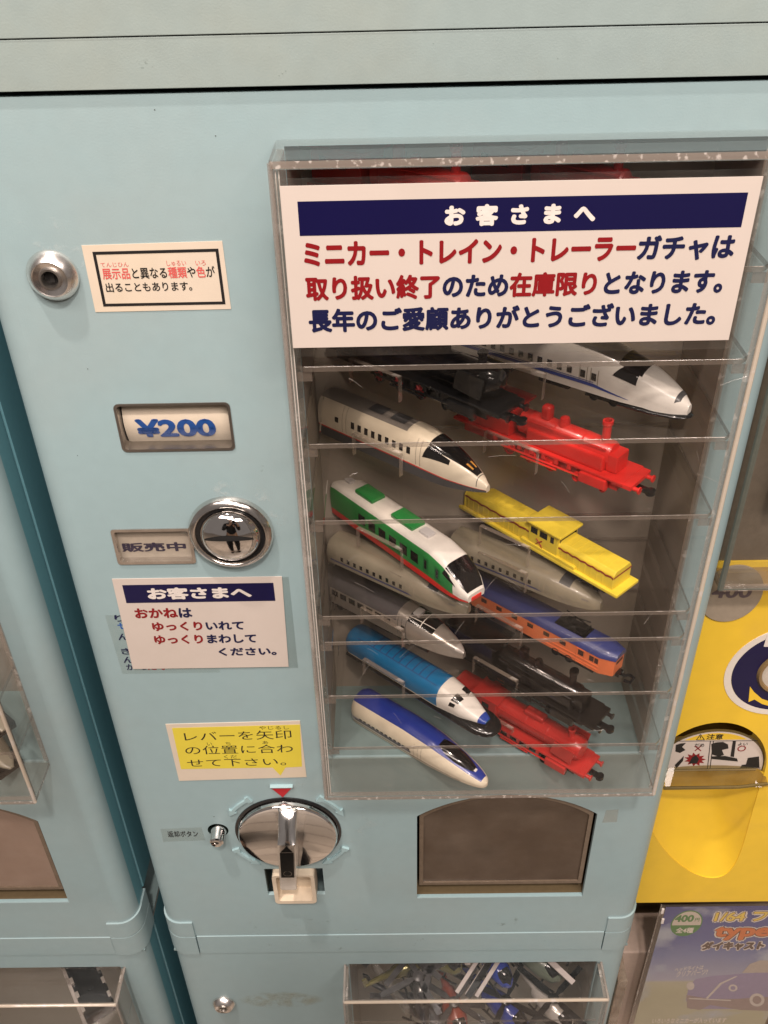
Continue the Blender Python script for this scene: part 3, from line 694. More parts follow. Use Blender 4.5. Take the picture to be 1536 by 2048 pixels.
W0 = 8.0
def nose_w(w, s0=.62, p=2.0, q=2.0): return [(0, w * .95), (.02, w)] + [(s0 + (1 - s0) * t, w * max(.04, (1 - t ** p)) ** (1 / q)) for t in [math.sin(math.pi / 2 * k / 14) for k in range(15)]]
def nose_t(t, s0, tip, p=1.5): return [(0, t * .98), (.02, t)] + [(s0 + (1 - s0) * k / 12, t - (t - tip) * (.88 * (k / 12) ** p + .12 * (1 - math.sqrt(max(0, 1 - (k / 12) ** 6))))) for k in range(13)]

# -- b left: cream train, grey roof, dark skirt, thin red line
def train_cream_grey():
    r, L = put('toy_train', (134, 56), (209, -9), 1130.2, 'cream toy bullet train with grey roof, dark skirt, red line and black nose canopy')
    B = Body(L, nose_w(9.0, .60, 1.9, 1.7), nose_t(23, .60, 6.5), [(0, 1), (.8, 1), (1, 3)], 2.7, .42)
    B.shell(r, [cream_p, dgrey, red_p, roofgrey], LV + [.135], lambda s, a: 1 if (a < .12 or a > .88) else 2 if (a < .14 or a > .86) else 3 if (.40 < a < .60 and s < .56) else 0)
    B.windows(r, .22, .62, 9, .215, .262, glass, .5)
    B.windows(r, .12, .15, 1, .215, .25, glass, .8)
    B.patch(r, 'windshield', [(.70, .34), (.95, .42), (.95, .58), (.70, .66)], glass, .16, 10)
    B.patch(r, 'side_window', [(.68, .24), (.82, .30), (.82, .36), (.70, .36)], glass, .15)
    seams(B, r, (.17, .195, .64, .665), .15, .38, cream_p2); B.patch(r, 'nose_seam', [(.955, .2), (.958, .2), (.958, .8), (.955, .8)], dgrey, .08, 12)
    for a in (.455, .515): B.patch(r, 'headlight', [(.885, a), (.92, a + .004), (.92, a + .03), (.885, a + .03)], amber, .24, 3)
    for s in (.30, .44): B.patch(r, 'roof_panel', [(s, .45), (s + .09, .45), (s + .09, .55), (s, .55)], dgrey, .5, 2)
train_cream_grey()
# -- c left: green, white, red
def train_green():
    r, L = put('toy_train', (138, 62), (205, -18), 1073.2, 'green toy train with white roof, green roof boxes and red lower stripe, sloping black windshield')
    B = Body(L, [(0, 8.6), (.9, 8.6), (.96, 7.6), (1, 5.6)], [(0, 22.5), (.02, 23), (.76, 23), (.85, 20.6), (.93, 15.5), (1, 8)], [(0, 2.4), (.85, 2.4), (1, 3.6)], 4.2, .42)
    B.shell(r, [white_p, green_p, red_p, ltgrey], LV, lambda s, a: 2 if (a < .09 or a > .91) else 1 if ((a < .30 or a > .70) and s < .93 - max(0, a - .2) * .3 if a < .5 else (a > .70 and s < .93)) else 0)
    B.windows(r, .22, .70, 6, .165, .225, glass, .66)
    for s in (.74, .82): B.patch(r, 'door', [(s - .018, .12), (s + .018, .12), (s + .018, .24), (s - .018, .24)], pm('toy_deep_green', (.015, .14, .035)), .14, 2); B.patch(r, 'window', [(s - .008, .18), (s + .008, .18), (s + .008, .225), (s - .008, .225)], glass, .25, 2)
    B.patch(r, 'windshield', [(.865, .335), (.99, .36), (.99, .64), (.865, .665)], glass, .2, 10)
    B.patch(r, 'side_window', [(.855, .235), (.94, .235), (.885, .31), (.865, .31)], glass, .2)
    for s, w in ((.16, .14), (.44, .16)):
        b = MB(); b.box(s * L, (s + w) * L, -4.6, 4.6, 22.3, 25); b.build('roof_box', [green_p], r, bevel=.8)
    for s, w, y in ((.625, .07, 2.6), (.04, .05, 2)):
        b = MB(); b.box(s * L, (s + w) * L, -y, y, 22.4, 24.4); b.build('roof_box', [ltgrey], r, bevel=.5)
    b = MB(); b.box(.985 * L, 1.005 * L, -3.4, 3.4, 3.4, 6); b.build('bumper', [red_p], r, bevel=.6)
    underframe(r, L, 7, .8, 3, .08, .86)
train_green()
# -- a right: white with blue stripe
def train_white():
    r, L = put('toy_train', (199, 64), (293, -11), 1170.2, 'white toy bullet train with blue side stripe and round nose on the upper shelf')
    B = Body(L, nose_w(10.6, .66, 2.3, 1.9), nose_t(25, .64, 7.5, 1.5), [(0, 4), (.85, 4), (.95, 2.4), (1, 2.6)], 2.8, .40)
    B.shell(r, [white_p], LV, lambda s, a: 0)
    B.patch(r, 'stripe', [(.05, .085), (.72, .085), (.66, .125), (.05, .125)], stripeb, .1, 8)
    B.patch(r, 'stripe', [(.05, .135), (.66, .135), (.66, .143), (.05, .143)], stripeb, .1, 8)
    B.patch(r, 'stripe', [(.66, .085), (.80, .06), (.80, .065), (.66, .125)], stripeb, .1, 8)
    B.windows(r, .12, .58, 11, .17, .215, glass, .5)
    for s in (.615, .66): B.patch(r, 'window', [(s - .01, .165), (s + .01, .165), (s + .01, .215), (s - .01, .215)], glass, .15, 2)
    B.patch(r, 'windshield', [(.74, .36), (.83, .36), (.83, .64), (.74, .64)], glass, .18, 8)
    B.patch(r, 'side_window', [(.73, .25), (.82, .25), (.82, .36), (.76, .36)], glass, .18, 5)
    seams(B, r, (.60, .63, .645, .675), .09, .24, cream_p2); B.patch(r, 'roof_seam', [(.05, .40), (.70, .40), (.70, .404), (.05, .404)], cream_p2, .07, 10)
    B.patch(r, 'headlight_band', [(.955, .27), (.972, .35), (.972, .65), (.955, .73)], dgrey, .2, 10)
    b = MB(); b.tube([(L * .76, 0, 2.4), (L * .88, 0, 2.4), (L * .96, 0, 2.4), (L * 1.0, 0, 2.4), (L * 1.015, 0, 2.4)], [9.4, 8.8, 6.6, 4, 1], 24); o = b.build('skirt', [blk_p], r)
    for v in o.data.vertices: v.co.z = .0024 + (v.co.z - .0024) * .25
    underframe(r, L, 7.4, .6, 4.4, .08, .84, blk_p)
    wheels(r, L, (.66, .74), 2.2, 7.5, blk_p)
train_white()
# -- e left: silver
def train_silver():
    r, L = put('toy_train', (127, 57), (202, -2), 1018.2, 'silver toy train with dark grey rear and black canopy with white frame lines')
    B = Body(L, nose_w(8.8, .60, 2, 1.7), nose_t(20.5, .58, 7), [(0, 3), (.8, 3), (1, 3)], 2.8, .42)
    dk = pm('toy_smoke_grey', (.09, .085, .09), .3)
    B.shell(r, [silver, dk], LV, lambda s, a: 1 if (s < .60 and (a > .26 and a < .74)) or s < .10 else 0)
    B.windows(r, .10, .56, 7, .18, .235, glass, .7)
    for s in (.64,): B.patch(r, 'window', [(s - .012, .16), (s + .012, .16), (s + .012, .24), (s - .012, .24)], glass, .15, 2)
    B.patch(r, 'windshield', [(.66, .33), (.82, .36), (.82, .64), (.66, .67)], glass, .2, 8)
    for q in ([(.66, .40), (.82, .45), (.82, .46), (.66, .41)], [(.74, .34), (.745, .34), (.745, .66), (.74, .66)], [(.66, .5), (.76, .64), (.765, .64), (.665, .5)]):
        B.patch(r, 'canopy_frame', q, white_p, .45, 5)
    seams(B, r, (.60, .625, .655), .06, .32, dgrey)
    b = MB(); b.box(.665 * L, .71 * L, -3, 3, 17.5, 20.3); b.build('roof_box', [ltgrey], r, bevel=.5)
    B.patch(r, 'nose_panel', [(.955, .30), (.995, .30), (.995, .7), (.955, .7)], pm('toy_pale_silver', (.5, .46, .42), .35, metal=.4), .15, 6)
    underframe(r, L, 7, .6, 3.4, .08, .8, blk_p); wheels(r, L, (.66, .16), 2.3, 7.2, blk_p)
train_silver()
# -- f left: sky blue with white front and black underpart
def train_skyblue():
    r, L = put('toy_train', (141, 50), (219, -18), 978.2, 'sky blue toy train with white front, blue nose tip and black underpart')
    B = Body(L * .95, [(0, 7.8), (.02, 9), (.70, 9), (.86, 7.4), (.95, 4.6), (.985, 3.4), (1, 2.4)], [(0, 18), (.02, 19), (.70, 19), (.82, 16.5), (.93, 11), (1, 8)], [(0, 5), (1, 5)], 2.6, .36)
    B.shell(r, [ltblue, white_p, cream_p, stripeb], LV, lambda s, a: 3 if s > .965 else 1 if s > .70 else 2 if (a < .04 or a > .96) else 0)
    for k in range(9): s = .20 + .05 * k; B.patch(r, 'roof_rib', [(s, .40), (s + .006, .40), (s + .006, .60), (s, .60)], indigo, .1, 4)
    for a in (.39, .60): B.patch(r, 'roof_line', [(.08, a), (.68, a), (.68, a + .008), (.08, a + .008)], indigo, .1, 8)
    for q in ([(.79, .33), (.835, .345), (.845, .47), (.80, .47)], [(.80, .53), (.845, .53), (.835, .655), (.79, .67)], [(.785, .23), (.82, .25), (.825, .31), (.79, .30)]): B.patch(r, 'windshield', q, glass, .16, 5)
    b = MB(); b.tube([(1, 0, 3.4), (.86 * L, 0, 3.4), (.93 * L, 0, 3.4), (.98 * L, 0, 3.4), (1.01 * L, 0, 3.4), (1.02 * L, 0, 3.4)], [9, 9.6, 9.2, 7.4, 4.6, 1.5], 24); o = b.build('underframe', [blk_p], r)
    for v in o.data.vertices: v.co.z = .0034 + (v.co.z - .0034) * .4
train_skyblue()
# -- g left: blue over cream, long pointed nose
def train_blue():
    r, L = put('toy_train', (143, 37), (216, -22), 938.3, 'blue and cream toy bullet train with long pointed nose on the case floor')
    B = Body(L, [(0, 8.4), (.03, 10.4), (.46, 10.4), (.64, 9.8), (.80, 8.3), (.89, 6.7), (.95, 5.0), (.98, 3.6), (.993, 2.2), (1, .6)], [(0, 17), (.03, 18.5), (.42, 19), (.62, 17), (.80, 12.6), (.92, 8.6), (.98, 6), (1, 4)], [(0, 1), (1, 1.4)], 2.2, .34)
    B.shell(r, [cream_p, blue_p, dgrey, navy_p := pm('toy_pale_violet', (.30, .27, .30))], LV + [.07, .085], lambda s, a: 1 if .36 < a < .64 and s < .975 else 2 if (.03 < a < .06 and s < .86) else 3 if (.10 < a < .2 and s < .5) else 0)
    B.patch(r, 'stripe', [(.05, .12), (.50, .12), (.50, .16), (.05, .16)], dgrey, .12, 8)
    B.windows(r, .08, .5, 12, .18, .21, glass, .6)
    m_ = MB()
    m_.grid(lambda u, v: (lambda s, a: B.P(s, a) + B.N(s, a) * (.15 + 1.1 * math.sin(math.pi * min(1, max(0, v))) * math.sin(math.pi * u)))(.66 + .25 * u, .5 + (v - .5) * .22 * math.sin(math.pi * (.08 + .84 * u)) ** .6), 14, 8)
    m_.build('canopy', [glass], r, smooth=60)
    seams(B, r, (.52, .55, .575), .06, .30, cream_p2); B.patch(r, 'roof_seam', [(.05, .5), (.60, .5), (.60, .505), (.05, .505)], stripeb, .07, 8)
    B.patch(r, 'nose_mark', [(.905, .47), (.92, .47), (.92, .53), (.905, .53)], white_p, .2, 3)
    b = MB(); b.box(0, L * .12, -7, 7, .2, 1.3); b.build('underframe', [blk_p], r)
train_blue()
# -- d: two cream/ivory trains
def train_ivory(tail, nose, z, label, rear):
    r, L = put('toy_train', tail, nose, z, label)
    B = Body(L, nose_w(8.6, .66, 2.3, 2), [(0, 14.6), (.70, 14.6), (.84, 12.5), (.94, 9.5), (1, 6.2)], [(0, 1), (1, 1.4)], 2.8, .36)
    B.shell(r, [beige_p], LV, lambda s, a: 0)
    B.patch(r, 'stripe', [(.03, .10), (.66, .10), (.62, .14), (.03, .14)], indigo, .1, 8)
    B.windows(r, .10, .60, 10, .19, .23, glass, .4)
    B.patch(r, 'windshield', [(.75, .36), (.82, .36), (.82, .64), (.75, .64)], dgrey, .15, 6)
    seams(B, r, (.05, .08, .64, .67), .06, .26, cream_p2); B.patch(r, 'headlight', [(.90, .26), (.94, .26), (.94, .29), (.90, .29)], roofgrey, .15, 3)
train_ivory((134, 44), (203, -7), 1056.2, 'ivory toy bullet train below the green train, mostly seen through the shelf', 0)
train_ivory((200, 46), (270, -5), 1056.2, 'ivory toy bullet train below the yellow locomotive, mostly seen through the shelf', 1)
# -- c right: yellow locomotive
def loco_yellow():
    r, L = put('toy_locomotive', (208, 64), (279, -14), 1073.2, 'yellow toy diesel locomotive with raised cab and wavy red stripe', 'toy locomotive')
    b = MB(); b.box(0, L, -9, 9, 3.4, 5.4); b.build('running_board', [yel_p], r, bevel=.5)
    for x0_, x1_, nm in ((.03, .46, 'rear_hood'), (.64, .96, 'front_hood')):
        m_ = MB(); pr = [(-7.2, 5), (-7.2, 13.5), (-5.6, 15.8), (5.6, 15.8), (7.2, 13.5), (7.2, 5)]
        va = [m_.bm.verts.new((x0_ * L, y, z)) for y, z in pr]; vb = [m_.bm.verts.new((x1_ * L, y, z)) for y, z in pr]
        for i in range(6): m_.bm.faces.new([va[i], va[(i + 1) % 6], vb[(i + 1) % 6], vb[i]])
        m_.bm.faces.new(va); m_.bm.faces.new(vb); h = m_.build(nm, [yel_p], r, bevel=.5)
        k = MB()
        for i in range(int((x1_ - x0_) * 26)):
            x = (x0_ + .02) * L + i * 3.6
            k.box(x, x + .5, -7.35, 7.35, 5.6, 11.6)
            k.box(x, x + .3, -5, 5, 15.7, 15.95)
        k.build('panel_ribs', [yel_p], h)
        k = MB(); N_ = 22
        for i in range(N_):
            xa = (x0_ + (x1_ - x0_) * i / N_) * L; xb = (x0_ + (x1_ - x0_) * (i + 1) / N_) * L
            z0_, z1_ = 12.6 + .35 * math.sin(i * 1.9), 12.6 + .35 * math.sin((i + 1) * 1.9)
            k.face([(xa, -7.5, z0_ - .5), (xb, -7.5, z1_ - .5), (xb, -7.5, z1_ + .5), (xa, -7.5, z0_ + .5)])
        if nm == 'front_hood': k.face([(x1_ * L + .15, -7.2, 12.1), (x1_ * L + .15, 7.2, 12.1), (x1_ * L + .15, 7.2, 13.1), (x1_ * L + .15, -7.2, 13.1)])
        k.build('stripe', [maroon], h, smooth=0)
    b = MB(); b.box(.46 * L, .64 * L, -8, 8, 5, 18.6); c = b.build('cab', [yel_p], r, bevel=.5)
    b = MB(); b.box(.445 * L, .66 * L, -9.3, 9.3, 18.8, 20.6); b.build('cab_roof', [yel_p], c, bevel=.8)
    for x0_, x1_ in ((.475, .515), (.53, .575), (.595, .615)):
        b = MB(); b.box(x0_ * L, x1_ * L, -8.15, -7.9, 13.8, 17.4); b.build('window', [glass], c)
    b = MB(); b.box(.639 * L, .643 * L, -6.4, 6.4, 14.4, 17.4); b.build('window', [glass], c)
    b = MB()
    for a in (.75, -.75):
        b.tube([(.53 * L - 1.8, -8.3, 10 - a * 2.2), (.53 * L + 1.8, -8.3, 10 + a * 2.2)], .3, 4)
    b.tube([(.53 * L, -8.3, 10), (.56 * L, -8.3, 6)], .25, 4); b.build('cross_mark', [maroon], c)
    b = MB(); b.box(.42 * L, .75 * L, -8.8, -7, 5.2, 7.4); b.build('side_box', [yel_p], r, bevel=.4)
    underframe(r, L, 6.6, .4, 3.6, .06, .92, blk_p); wheels(r, L, (.1, .2, .78, .88), 2.4, 6.8, blk_p)
loco_yellow()
# -- e right: orange railcar with blue roof
def railcar():
    r, L = put('toy_locomotive', (204, 55), (281, -14), 1018.2, 'orange toy electric railcar with blue roof, black pantograph and black coupler', 'toy locomotive')
    m_ = MB(); pr = [(-8, 3), (-8, 14.5), (8, 14.5), (8, 3)]
    xs = [(0, 1), (.93 * L, 1), (L, .62)]
    R3 = [[m_.bm.verts.new((x, y * k, z)) for y, z in pr] for x, k in xs]
    for a, c in zip(R3, R3[1:]):
        for i in range(4): m_.bm.faces.new([a[i], a[(i + 1) % 4], c[(i + 1) % 4], c[i]])
    m_.bm.faces.new(R3[0]); m_.bm.faces.new(R3[-1]); m_.build('body', [orange_p], r, bevel=.5)
    m_ = MB(); pr = [(-8.2, 14.2), (-7.9, 15.6), (-5.5, 18), (0, 18.8), (5.5, 18), (7.9, 15.6), (8.2, 14.2)]
    R3 = [[m_.bm.verts.new((x, y * k, z if z < 15 or x < L * .9 or k == 1 else 14.3 + (z - 14.3) * .8)) for y, z in pr] for x, k in [(-.5, 1), (.93 * L, 1), (L + .6, .64)]]
    for a, c in zip(R3, R3[1:]):
        for i in range(6): m_.bm.faces.new([a[i], a[i + 1], c[i + 1], c[i]])
        m_.bm.faces.new([a[0], c[0], c[-1], a[-1]])
    m_.bm.faces.new(R3[0]); m_.bm.faces.new(R3[-1]); rf = m_.build('roof', [indigo], r, smooth=50)
    for x in (.1, .2, .3, .4, .5, .6, .7):
        b = MB(); b.box(x * L, (x + .035) * L, -8.15, -7.9, 10, 12.6); b.build('window', [pm('toy_dark_brown_recess', (.05, .018, .012), .5)], r)
    for x0_, x1_ in ((.81, .84), (.875, .90), (.905, .925)):
        b = MB(); b.box(x0_ * L, x1_ * L, -8.2, -7.9, 9.5, 12.8); b.build('window', [MATS['toy_dark_brown_recess']], r)
    b = MB(); b.holed([(.80 * L, 4), (.85 * L, 4), (.85 * L, 13.6), (.80 * L, 13.6)], [[(.803 * L, 4.3), (.847 * L, 4.3), (.847 * L, 13.2), (.803 * L, 13.2)]], -8.3, -8); b.build('door_frame', [orange_p], r)
    b = MB()
    for z in (5.2, 7.6): b.box(.6 * L, .93 * L, -8.25, -8, z, z + .4)
    b.build('side_rail', [orange_p], r)
    b = MB(); b.box(L + .05, L + .25, -3, 3, 10.4, 12); b.build('front_window', [MATS['toy_dark_brown_recess']], r)
    b = MB()
    for s_ in (-1, 1):
        for x in (.66, .80): b.tube([(x * L, s_ * 4.4, 18.4), (.73 * L + (x - .73) * L * .2, s_ * 3.5, 21), ((1.46 - x) * L, s_ * 3.4, 23)], .38, 5)
    for x in (.66, .70, .76, .80): b.tube([(x * L, -4.6, 18.8 + abs(x - .73) * 12), (x * L, 4.6, 18.8 + abs(x - .73) * 12)], .4, 5)
    for k in range(6): b.tube([(.66 * L + k * 2, -4, 19.4 + (k % 2) * 2), (.68 * L + k * 2, 4, 21 - (k % 2) * 1.6)], .3, 4)
    b.box(.64 * L, .82 * L, -4.5, 4.5, 18, 18.9); b.build('pantograph', [blk_p], r)
    b = MB(); b.tube([(L, 0, 2.8), (L + 4, 0, 2.8), (L + 6, 2.2, 2.8), (L + 8.6, 2.0, 2.8), (L + 8.8, -2.4, 2.8), (L + 5.6, -3, 2.8)], .9, 6); b.box(L, L + 2.5, -2.4, 2.4, 2, 4); b.build('coupler', [blk_p], r)
    b = MB(); b.lathe([(1.4, 0), (1.2, 1)], (L * .95, -3.5, 16.6), 'z', 14); b.build('roof_lamp', [indigo], rf)
    underframe(r, L, 6.8, .2, 3.2, .06, .9, blk_p); wheels(r, L, (.12, .2, .68, .76), 2.4, 7, blk_p)
railcar()
# -- steam engines
def steam(tail, nose, z, label, m1, m2, kind, wheel=None, spoke=None, name='toy_locomotive', sc=1.22):
    r, L = put(name, tail, nose, z, label, 'toy locomotive'); r.scale = (1, sc, sc)
    wb = 7.2
    m_ = MB(); m_.box(0, L * .96, -wb - .8, wb + .8, 6.2, 7.4); m_.build('running_board', [m1], r, bevel=.3)
    if kind == 'tank':          # boxy tank engine with a tall chimney
        b = MB(); b.lathe([(5.0, .36 * L), (5.0, .84 * L), (4.4, .85 * L), (1, .86 * L)], (0, 0, 13), 'x', 28); b.build('boiler', [m1], r)
        b = MB(); b.box(.42 * L, .84 * L, -6.4, 6.4, 7.3, 13.8); b.build('side_tank', [m1], r, bevel=1.2)
        b = MB(); b.box(.02 * L, .33 * L, -7, 7, 7.4, 19.5); cb = b.build('cab', [m1], r, bevel=.7)
        b = MB(); b.box(-.5, .36 * L, -8, 8, 19.6, 20.8); b.build('cab_roof', [m1], cb, bevel=.5)
        for x in (.10, .22):
            b = MB(); b.box(x * L - 1.8, x * L + 1.8, -7.15, -6.8, 13.6, 17.2); b.build('window', [m2], cb)
        b = MB(); b.lathe([(2.2, 16), (1.9, 18), (1.9, 24), (2.4, 24.6), (2.4, 26), (1.5, 26), (1.4, 20)], (.80 * L, 0, 0), 'z', 20, close=False); b.build('chimney', [m1], r)
        b = MB(); b.lathe([(2.6, 16), (2.6, 19), (2.0, 20.6), (.8, 21.2), (.1, 21.3)], (.58 * L, 0, 0), 'z', 20); b.build('dome', [m1], r)
        b = MB(); b.box(.46 * L, .51 * L, -2.2, 2.2, 17, 23.5); b.build('steam_dome', [m1], r, bevel=1.4, seg=3)
        b = MB(); b.box(.84 * L, .90 * L, -4.4, 4.4, 7.4, 15); b.build('smokebox', [m1], r, bevel=.9)
    else:
        b = MB(); b.lathe([(5.6, .34 * L), (5.6, .84 * L), (5.9, .845 * L), (5.9, .90 * L), (4.8, .925 * L), (1.2, .94 * L)], (0, 0, 14), 'x', 30); b.build('boiler', [m1], r)
        b = MB(); b.box(.20 * L, .36 * L, -7.4, 7.4, 7.4, 20.4); cb = b.build('cab', [m1], r, bevel=.6)
        b = MB(); b.box(.18 * L, .375 * L, -7.8, 7.8, 20.4, 21.4); b.build('cab_roof', [m1], cb, bevel=.5)
        b = MB(); b.box(.26 * L, .31 * L, -7.55, -7.3, 14, 18); b.build('window', [m2], cb)
        b = MB(); b.box(0, .18 * L, -7, 7, 6.4, 16); b.build('tender', [m1], r, bevel=.7)
        b = MB(); b.lathe([(2.1, 18.5), (1.7, 20), (1.7, 22.6), (2.2, 23.2), (2.2, 24), (1.3, 24), (1.3, 20)], (.84 * L, 0, 0), 'z', 18, close=False); b.build('chimney', [m1], r)
        b = MB(); b.box(.52 * L, .66 * L, -2.6, 2.6, 18.5, 21.8); b.build('dome', [m1], r, bevel=1.2, seg=3)
        for s_ in (-1, 1):
            b = MB(); b.prism([(.76 * L, 10.5), (.90 * L, 9.5), (.92 * L, 18), (.78 * L, 18)], s_ * 7.3 - .35, s_ * 7.3 + .35); b.build('smoke_deflector', [m1], r)
    b = MB()
    for x in (.40, .55, .7): b.lathe([(5.75 if kind != 'tank' else 5.15, x * L), (5.75 if kind != 'tank' else 5.15, x * L + .8)], (0, 0, 14 if kind != 'tank' else 13), 'x', 28)
    b.tube([(.36 * L, -5.4, 17), (.84 * L, -5.2, 17)], .3, 5); b.build('boiler_bands', [m1], r)
    b = MB(); b.box(.90 * L, L, -7.6, 7.6, 5.2, 7.2); b.build('buffer_beam', [m1], r, bevel=.3)
    for s_ in (-1, 1):
        b = MB(); b.tube([(L - .5, s_ * 5.2, 5.4), (L + 2.4, s_ * 5.2, 5.4), (L + 2.5, s_ * 5.2, 5.4), (L + 3.2, s_ * 5.2, 5.4)], [.9, .9, 1.5, 1.5], 12); b.build('buffer', [m1], r)
        b = MB(); b.box(.74 * L, .88 * L, s_ * 7.4 - 1.6, s_ * 7.4 + 1.4, 1.6, 6); b.build('cylinder_block', [m1], r, bevel=.6)
    b = MB(); b.box(L - 3, L + 4.6, -1.4, 1.4, 2.4, 3.8); b.lathe([(1.9, 2.3), (1.9, 3.9)], (L + 5.4, 0, 0), 'z', 16); b.build('coupler', [blk_p], r, bevel=.25)
    b = MB(); b.box(.05 * L, .92 * L, -5.4, 5.4, 1.6, 6.3); b.build('frame', [m1 if kind == 'tank' else m2], r)
    b = MB(); b.tube([(.30 * L, -8.2, 3.4), (.80 * L, -8.3, 3.6)], .5, 5); b.tube([(.42 * L, -8.6, 2.2), (.62 * L, -8.6, 2.4)], .5, 5)
    for k in range(7): b.box((.25 + .07 * k) * L, (.27 + .07 * k) * L, -8, -7.2, 4.4, 6.2)
    b.build('side_rods', [m1], r)
    wheels(r, L, (.34, .46, .58), 3.4, 6.6, wheel or m1, spoke); wheels(r, L, (.72, .86), 2.1, 6.6, wheel or m1)
    return r
steam((140, 60), (217, -12), 1170.2, 'black toy steam locomotive with red spoked wheels on the upper left shelf', blk_p, blk_brown, 'tender', blk_p, maroon)
steam((203, 57), (278, -9), 1130.2, 'bright red toy tank locomotive with tall chimney and domes', red_p, maroon, 'tank', red_p)
steam((201, 52), (277, -15), 978.2, 'glossy black toy steam locomotive below the orange railcar', blk_brown, blk_p, 'tank', blk_p)
steam((203, 46), (276, -15), 938.3, 'dull red toy steam locomotive with black coupler on the case floor', pm('toy_muted_red', (.46, .03, .025), .3), blk_p, 'tender', blk_p)
# -- top two shelves, mostly hidden behind the notice
steam((136, 62), (207, 10), 1246.2, 'red toy locomotive on the top shelf left, only its top shows above the notice', red_p, maroon, 'tank', red_p)
steam((206, 62), (270, 10), 1246.2, 'dark red toy locomotive on the top shelf right, behind the notice', maroon, blk_p, 'tank', maroon)
def plain_train(tail, nose, z, m1, m2, label):
    r, L = put('toy_train', tail, nose, z, label)
    B = Body(L, nose_w(8.6, .62, 2, 1.8), nose_t(20, .64, 7), [(0, 1.5), (1, 2)], 2.8, .42)
    B.shell(r, [m1, m2], LV, lambda s, a: 1 if a < .14 or a > .86 else 0)
    B.windows(r, .14, .6, 9, .2, .25, glass, .5); B.patch(r, 'windshield', [(.72, .34), (.86, .4), (.86, .6), (.72, .66)], glass, .16, 6)
plain_train((136, 58), (207, -8), 1206.2, pm('toy_dark_violet', (.05, .03, .08)), blk_p, 'dark violet toy train behind the lower left edge of the notice')
plain_train((207, 58), (283, -12), 1206.2, indigo, yel_p, 'dark blue toy train with yellow skirt behind the lower right of the notice')

# ================================================================= left upper case and its toys, lower cases and toys
lcase = display_case((LX, 0, 0), 'clear acrylic display case at the left edge of the picture', 'clear acrylic display cases')
for z in (1018, 978):
    b = MB(); b.box(RX0 + .4, RX1 - .6, -25, 56, z - 2.6, z, faces=dict(f=1, r=1)); sh = b.build('shelf', [acr_shelf, acr_edge], lcase)
    c = MB(); c.box(RX1 - 6.6, RX1 - .6, -24, 55, z - 7, z - 2.7, faces=dict(f=1)); c.build('shelf_runner', [acr, acr_edge], sh)
def left_toy(tail, nose, z, label):
    r, L = put('toy_train', tail, nose, z, label)
    B = Body(L, nose_w(9, .6, 2, 1.8), nose_t(14, .6, 6), [(0, 5), (1, 5)], 2.4, .4); B.shell(r, [beige_p], LV, lambda s, a: 0)
    b = MB(); b.box(0, L * .98, -8, 8, 0, 5); b.build('underframe', [blk_brown], r, bevel=.6)
left_toy((-125, 48), (-50, -15), 978.2, 'ivory toy nose with dark underside in the clear case at the left edge')
left_toy((-125, 48), (-58, -8), 938.3, 'dark toy standing on the floor of the clear case at the left edge')
lowc = lower_box((0, 0, 0), 'clear acrylic case of toy helicopters on the lower middle machine', 'clear acrylic display cases')
lowl = lower_box((LX, 0, 0), 'clear acrylic case with a black toy at the bottom left', 'clear acrylic display cases')
lowc_floor = None
def heli(loc, rz, tilt, m1, label, rot_m, s=1.0, blades=4, blade_len=32, name='toy_helicopter', cat='toy helicopter', ra=.3):
    r = empty(name, loc, rz, label, cat, 'toy helicopters in the lower clear case'); r.rotation_euler = (tilt, 0, rz); r.scale = (1.3, 1.3, 1.3)
    b = MB(); L = 34 * s
    b.tube([(-L * .5, 0, 9), (-L * .42, 0, 9), (-L * .1, 0, 9.4), (L * .2, 0, 9), (L * .42, 0, 7.6), (L * .5, 0, 6.6)], [2, 5 * s, 7 * s, 7 * s, 4.6 * s, 1.2], 18); b.build('body', [m1], r, smooth=60)
    b = MB(); b.tube([(L * .22, 0, 10.4), (L * .40, 0, 9.4), (L * .47, 0, 7.6)], [5.6 * s, 4.2 * s, 1.4], 14); b.build('canopy', [glass], r, smooth=60)
    b = MB(); b.tube([(-L * .4, 0, 11), (-L * 1.15, 0, 13)], [3 * s, 1.2], 10); b.prism([(-L * 1.18, 12), (-L * 1.02, 12), (-L * 1.12, 20), (-L * 1.22, 20)], -.5, .5); b.build('tail_boom', [m1], r, smooth=40)
    for s_ in (-1, 1):
        b = MB(); b.tube([(-L * .4, s_ * 6, .8), (L * .4, s_ * 6, .8), (L * .5, s_ * 6, 2)], .7, 6)
        for x in (-.25, .25): b.tube([(x * L, s_ * 6, .8), (x * L, s_ * 3, 5)], .6, 6)
        b.build('skid', [blk_p], r)
    b = MB(); b.tube([(0, 0, 14), (0, 0, 19)], 1.2, 10); b.lathe([(3.2, 18.2), (3.2, 19.6), (1.5, 20.4)], (0, 0, 0), 'z', 16); hb2 = b.build('rotor_hub', [rot_m], r)
    for k in range(blades):
        a = 2 * math.pi * k / blades + ra; u = Vector((math.cos(a), math.sin(a), 0)); w = Vector((-math.sin(a), math.cos(a), 0))
        b = MB(); zz = Vector((0, 0, 19))
        V = [u * 3 - w * .8, u * blade_len * .25 - w * 1.7, u * blade_len - w * 1.6, u * blade_len + w * 1.6, u * blade_len * .25 + w * 1.7, u * 3 + w * .8]
        va = [b.bm.verts.new(tuple(p + zz)) for p in V]; vb = [b.bm.verts.new(tuple(p + zz + Vector((0, 0, .7)))) for p in V]
        b.bm.faces.new(va[::-1]); b.bm.faces.new(vb)
        for i in range(6): b.bm.faces.new([va[i], va[(i + 1) % 6], vb[(i + 1) % 6], vb[i]])
        b.build('rotor_blade', [rot_m], hb2)
    return r
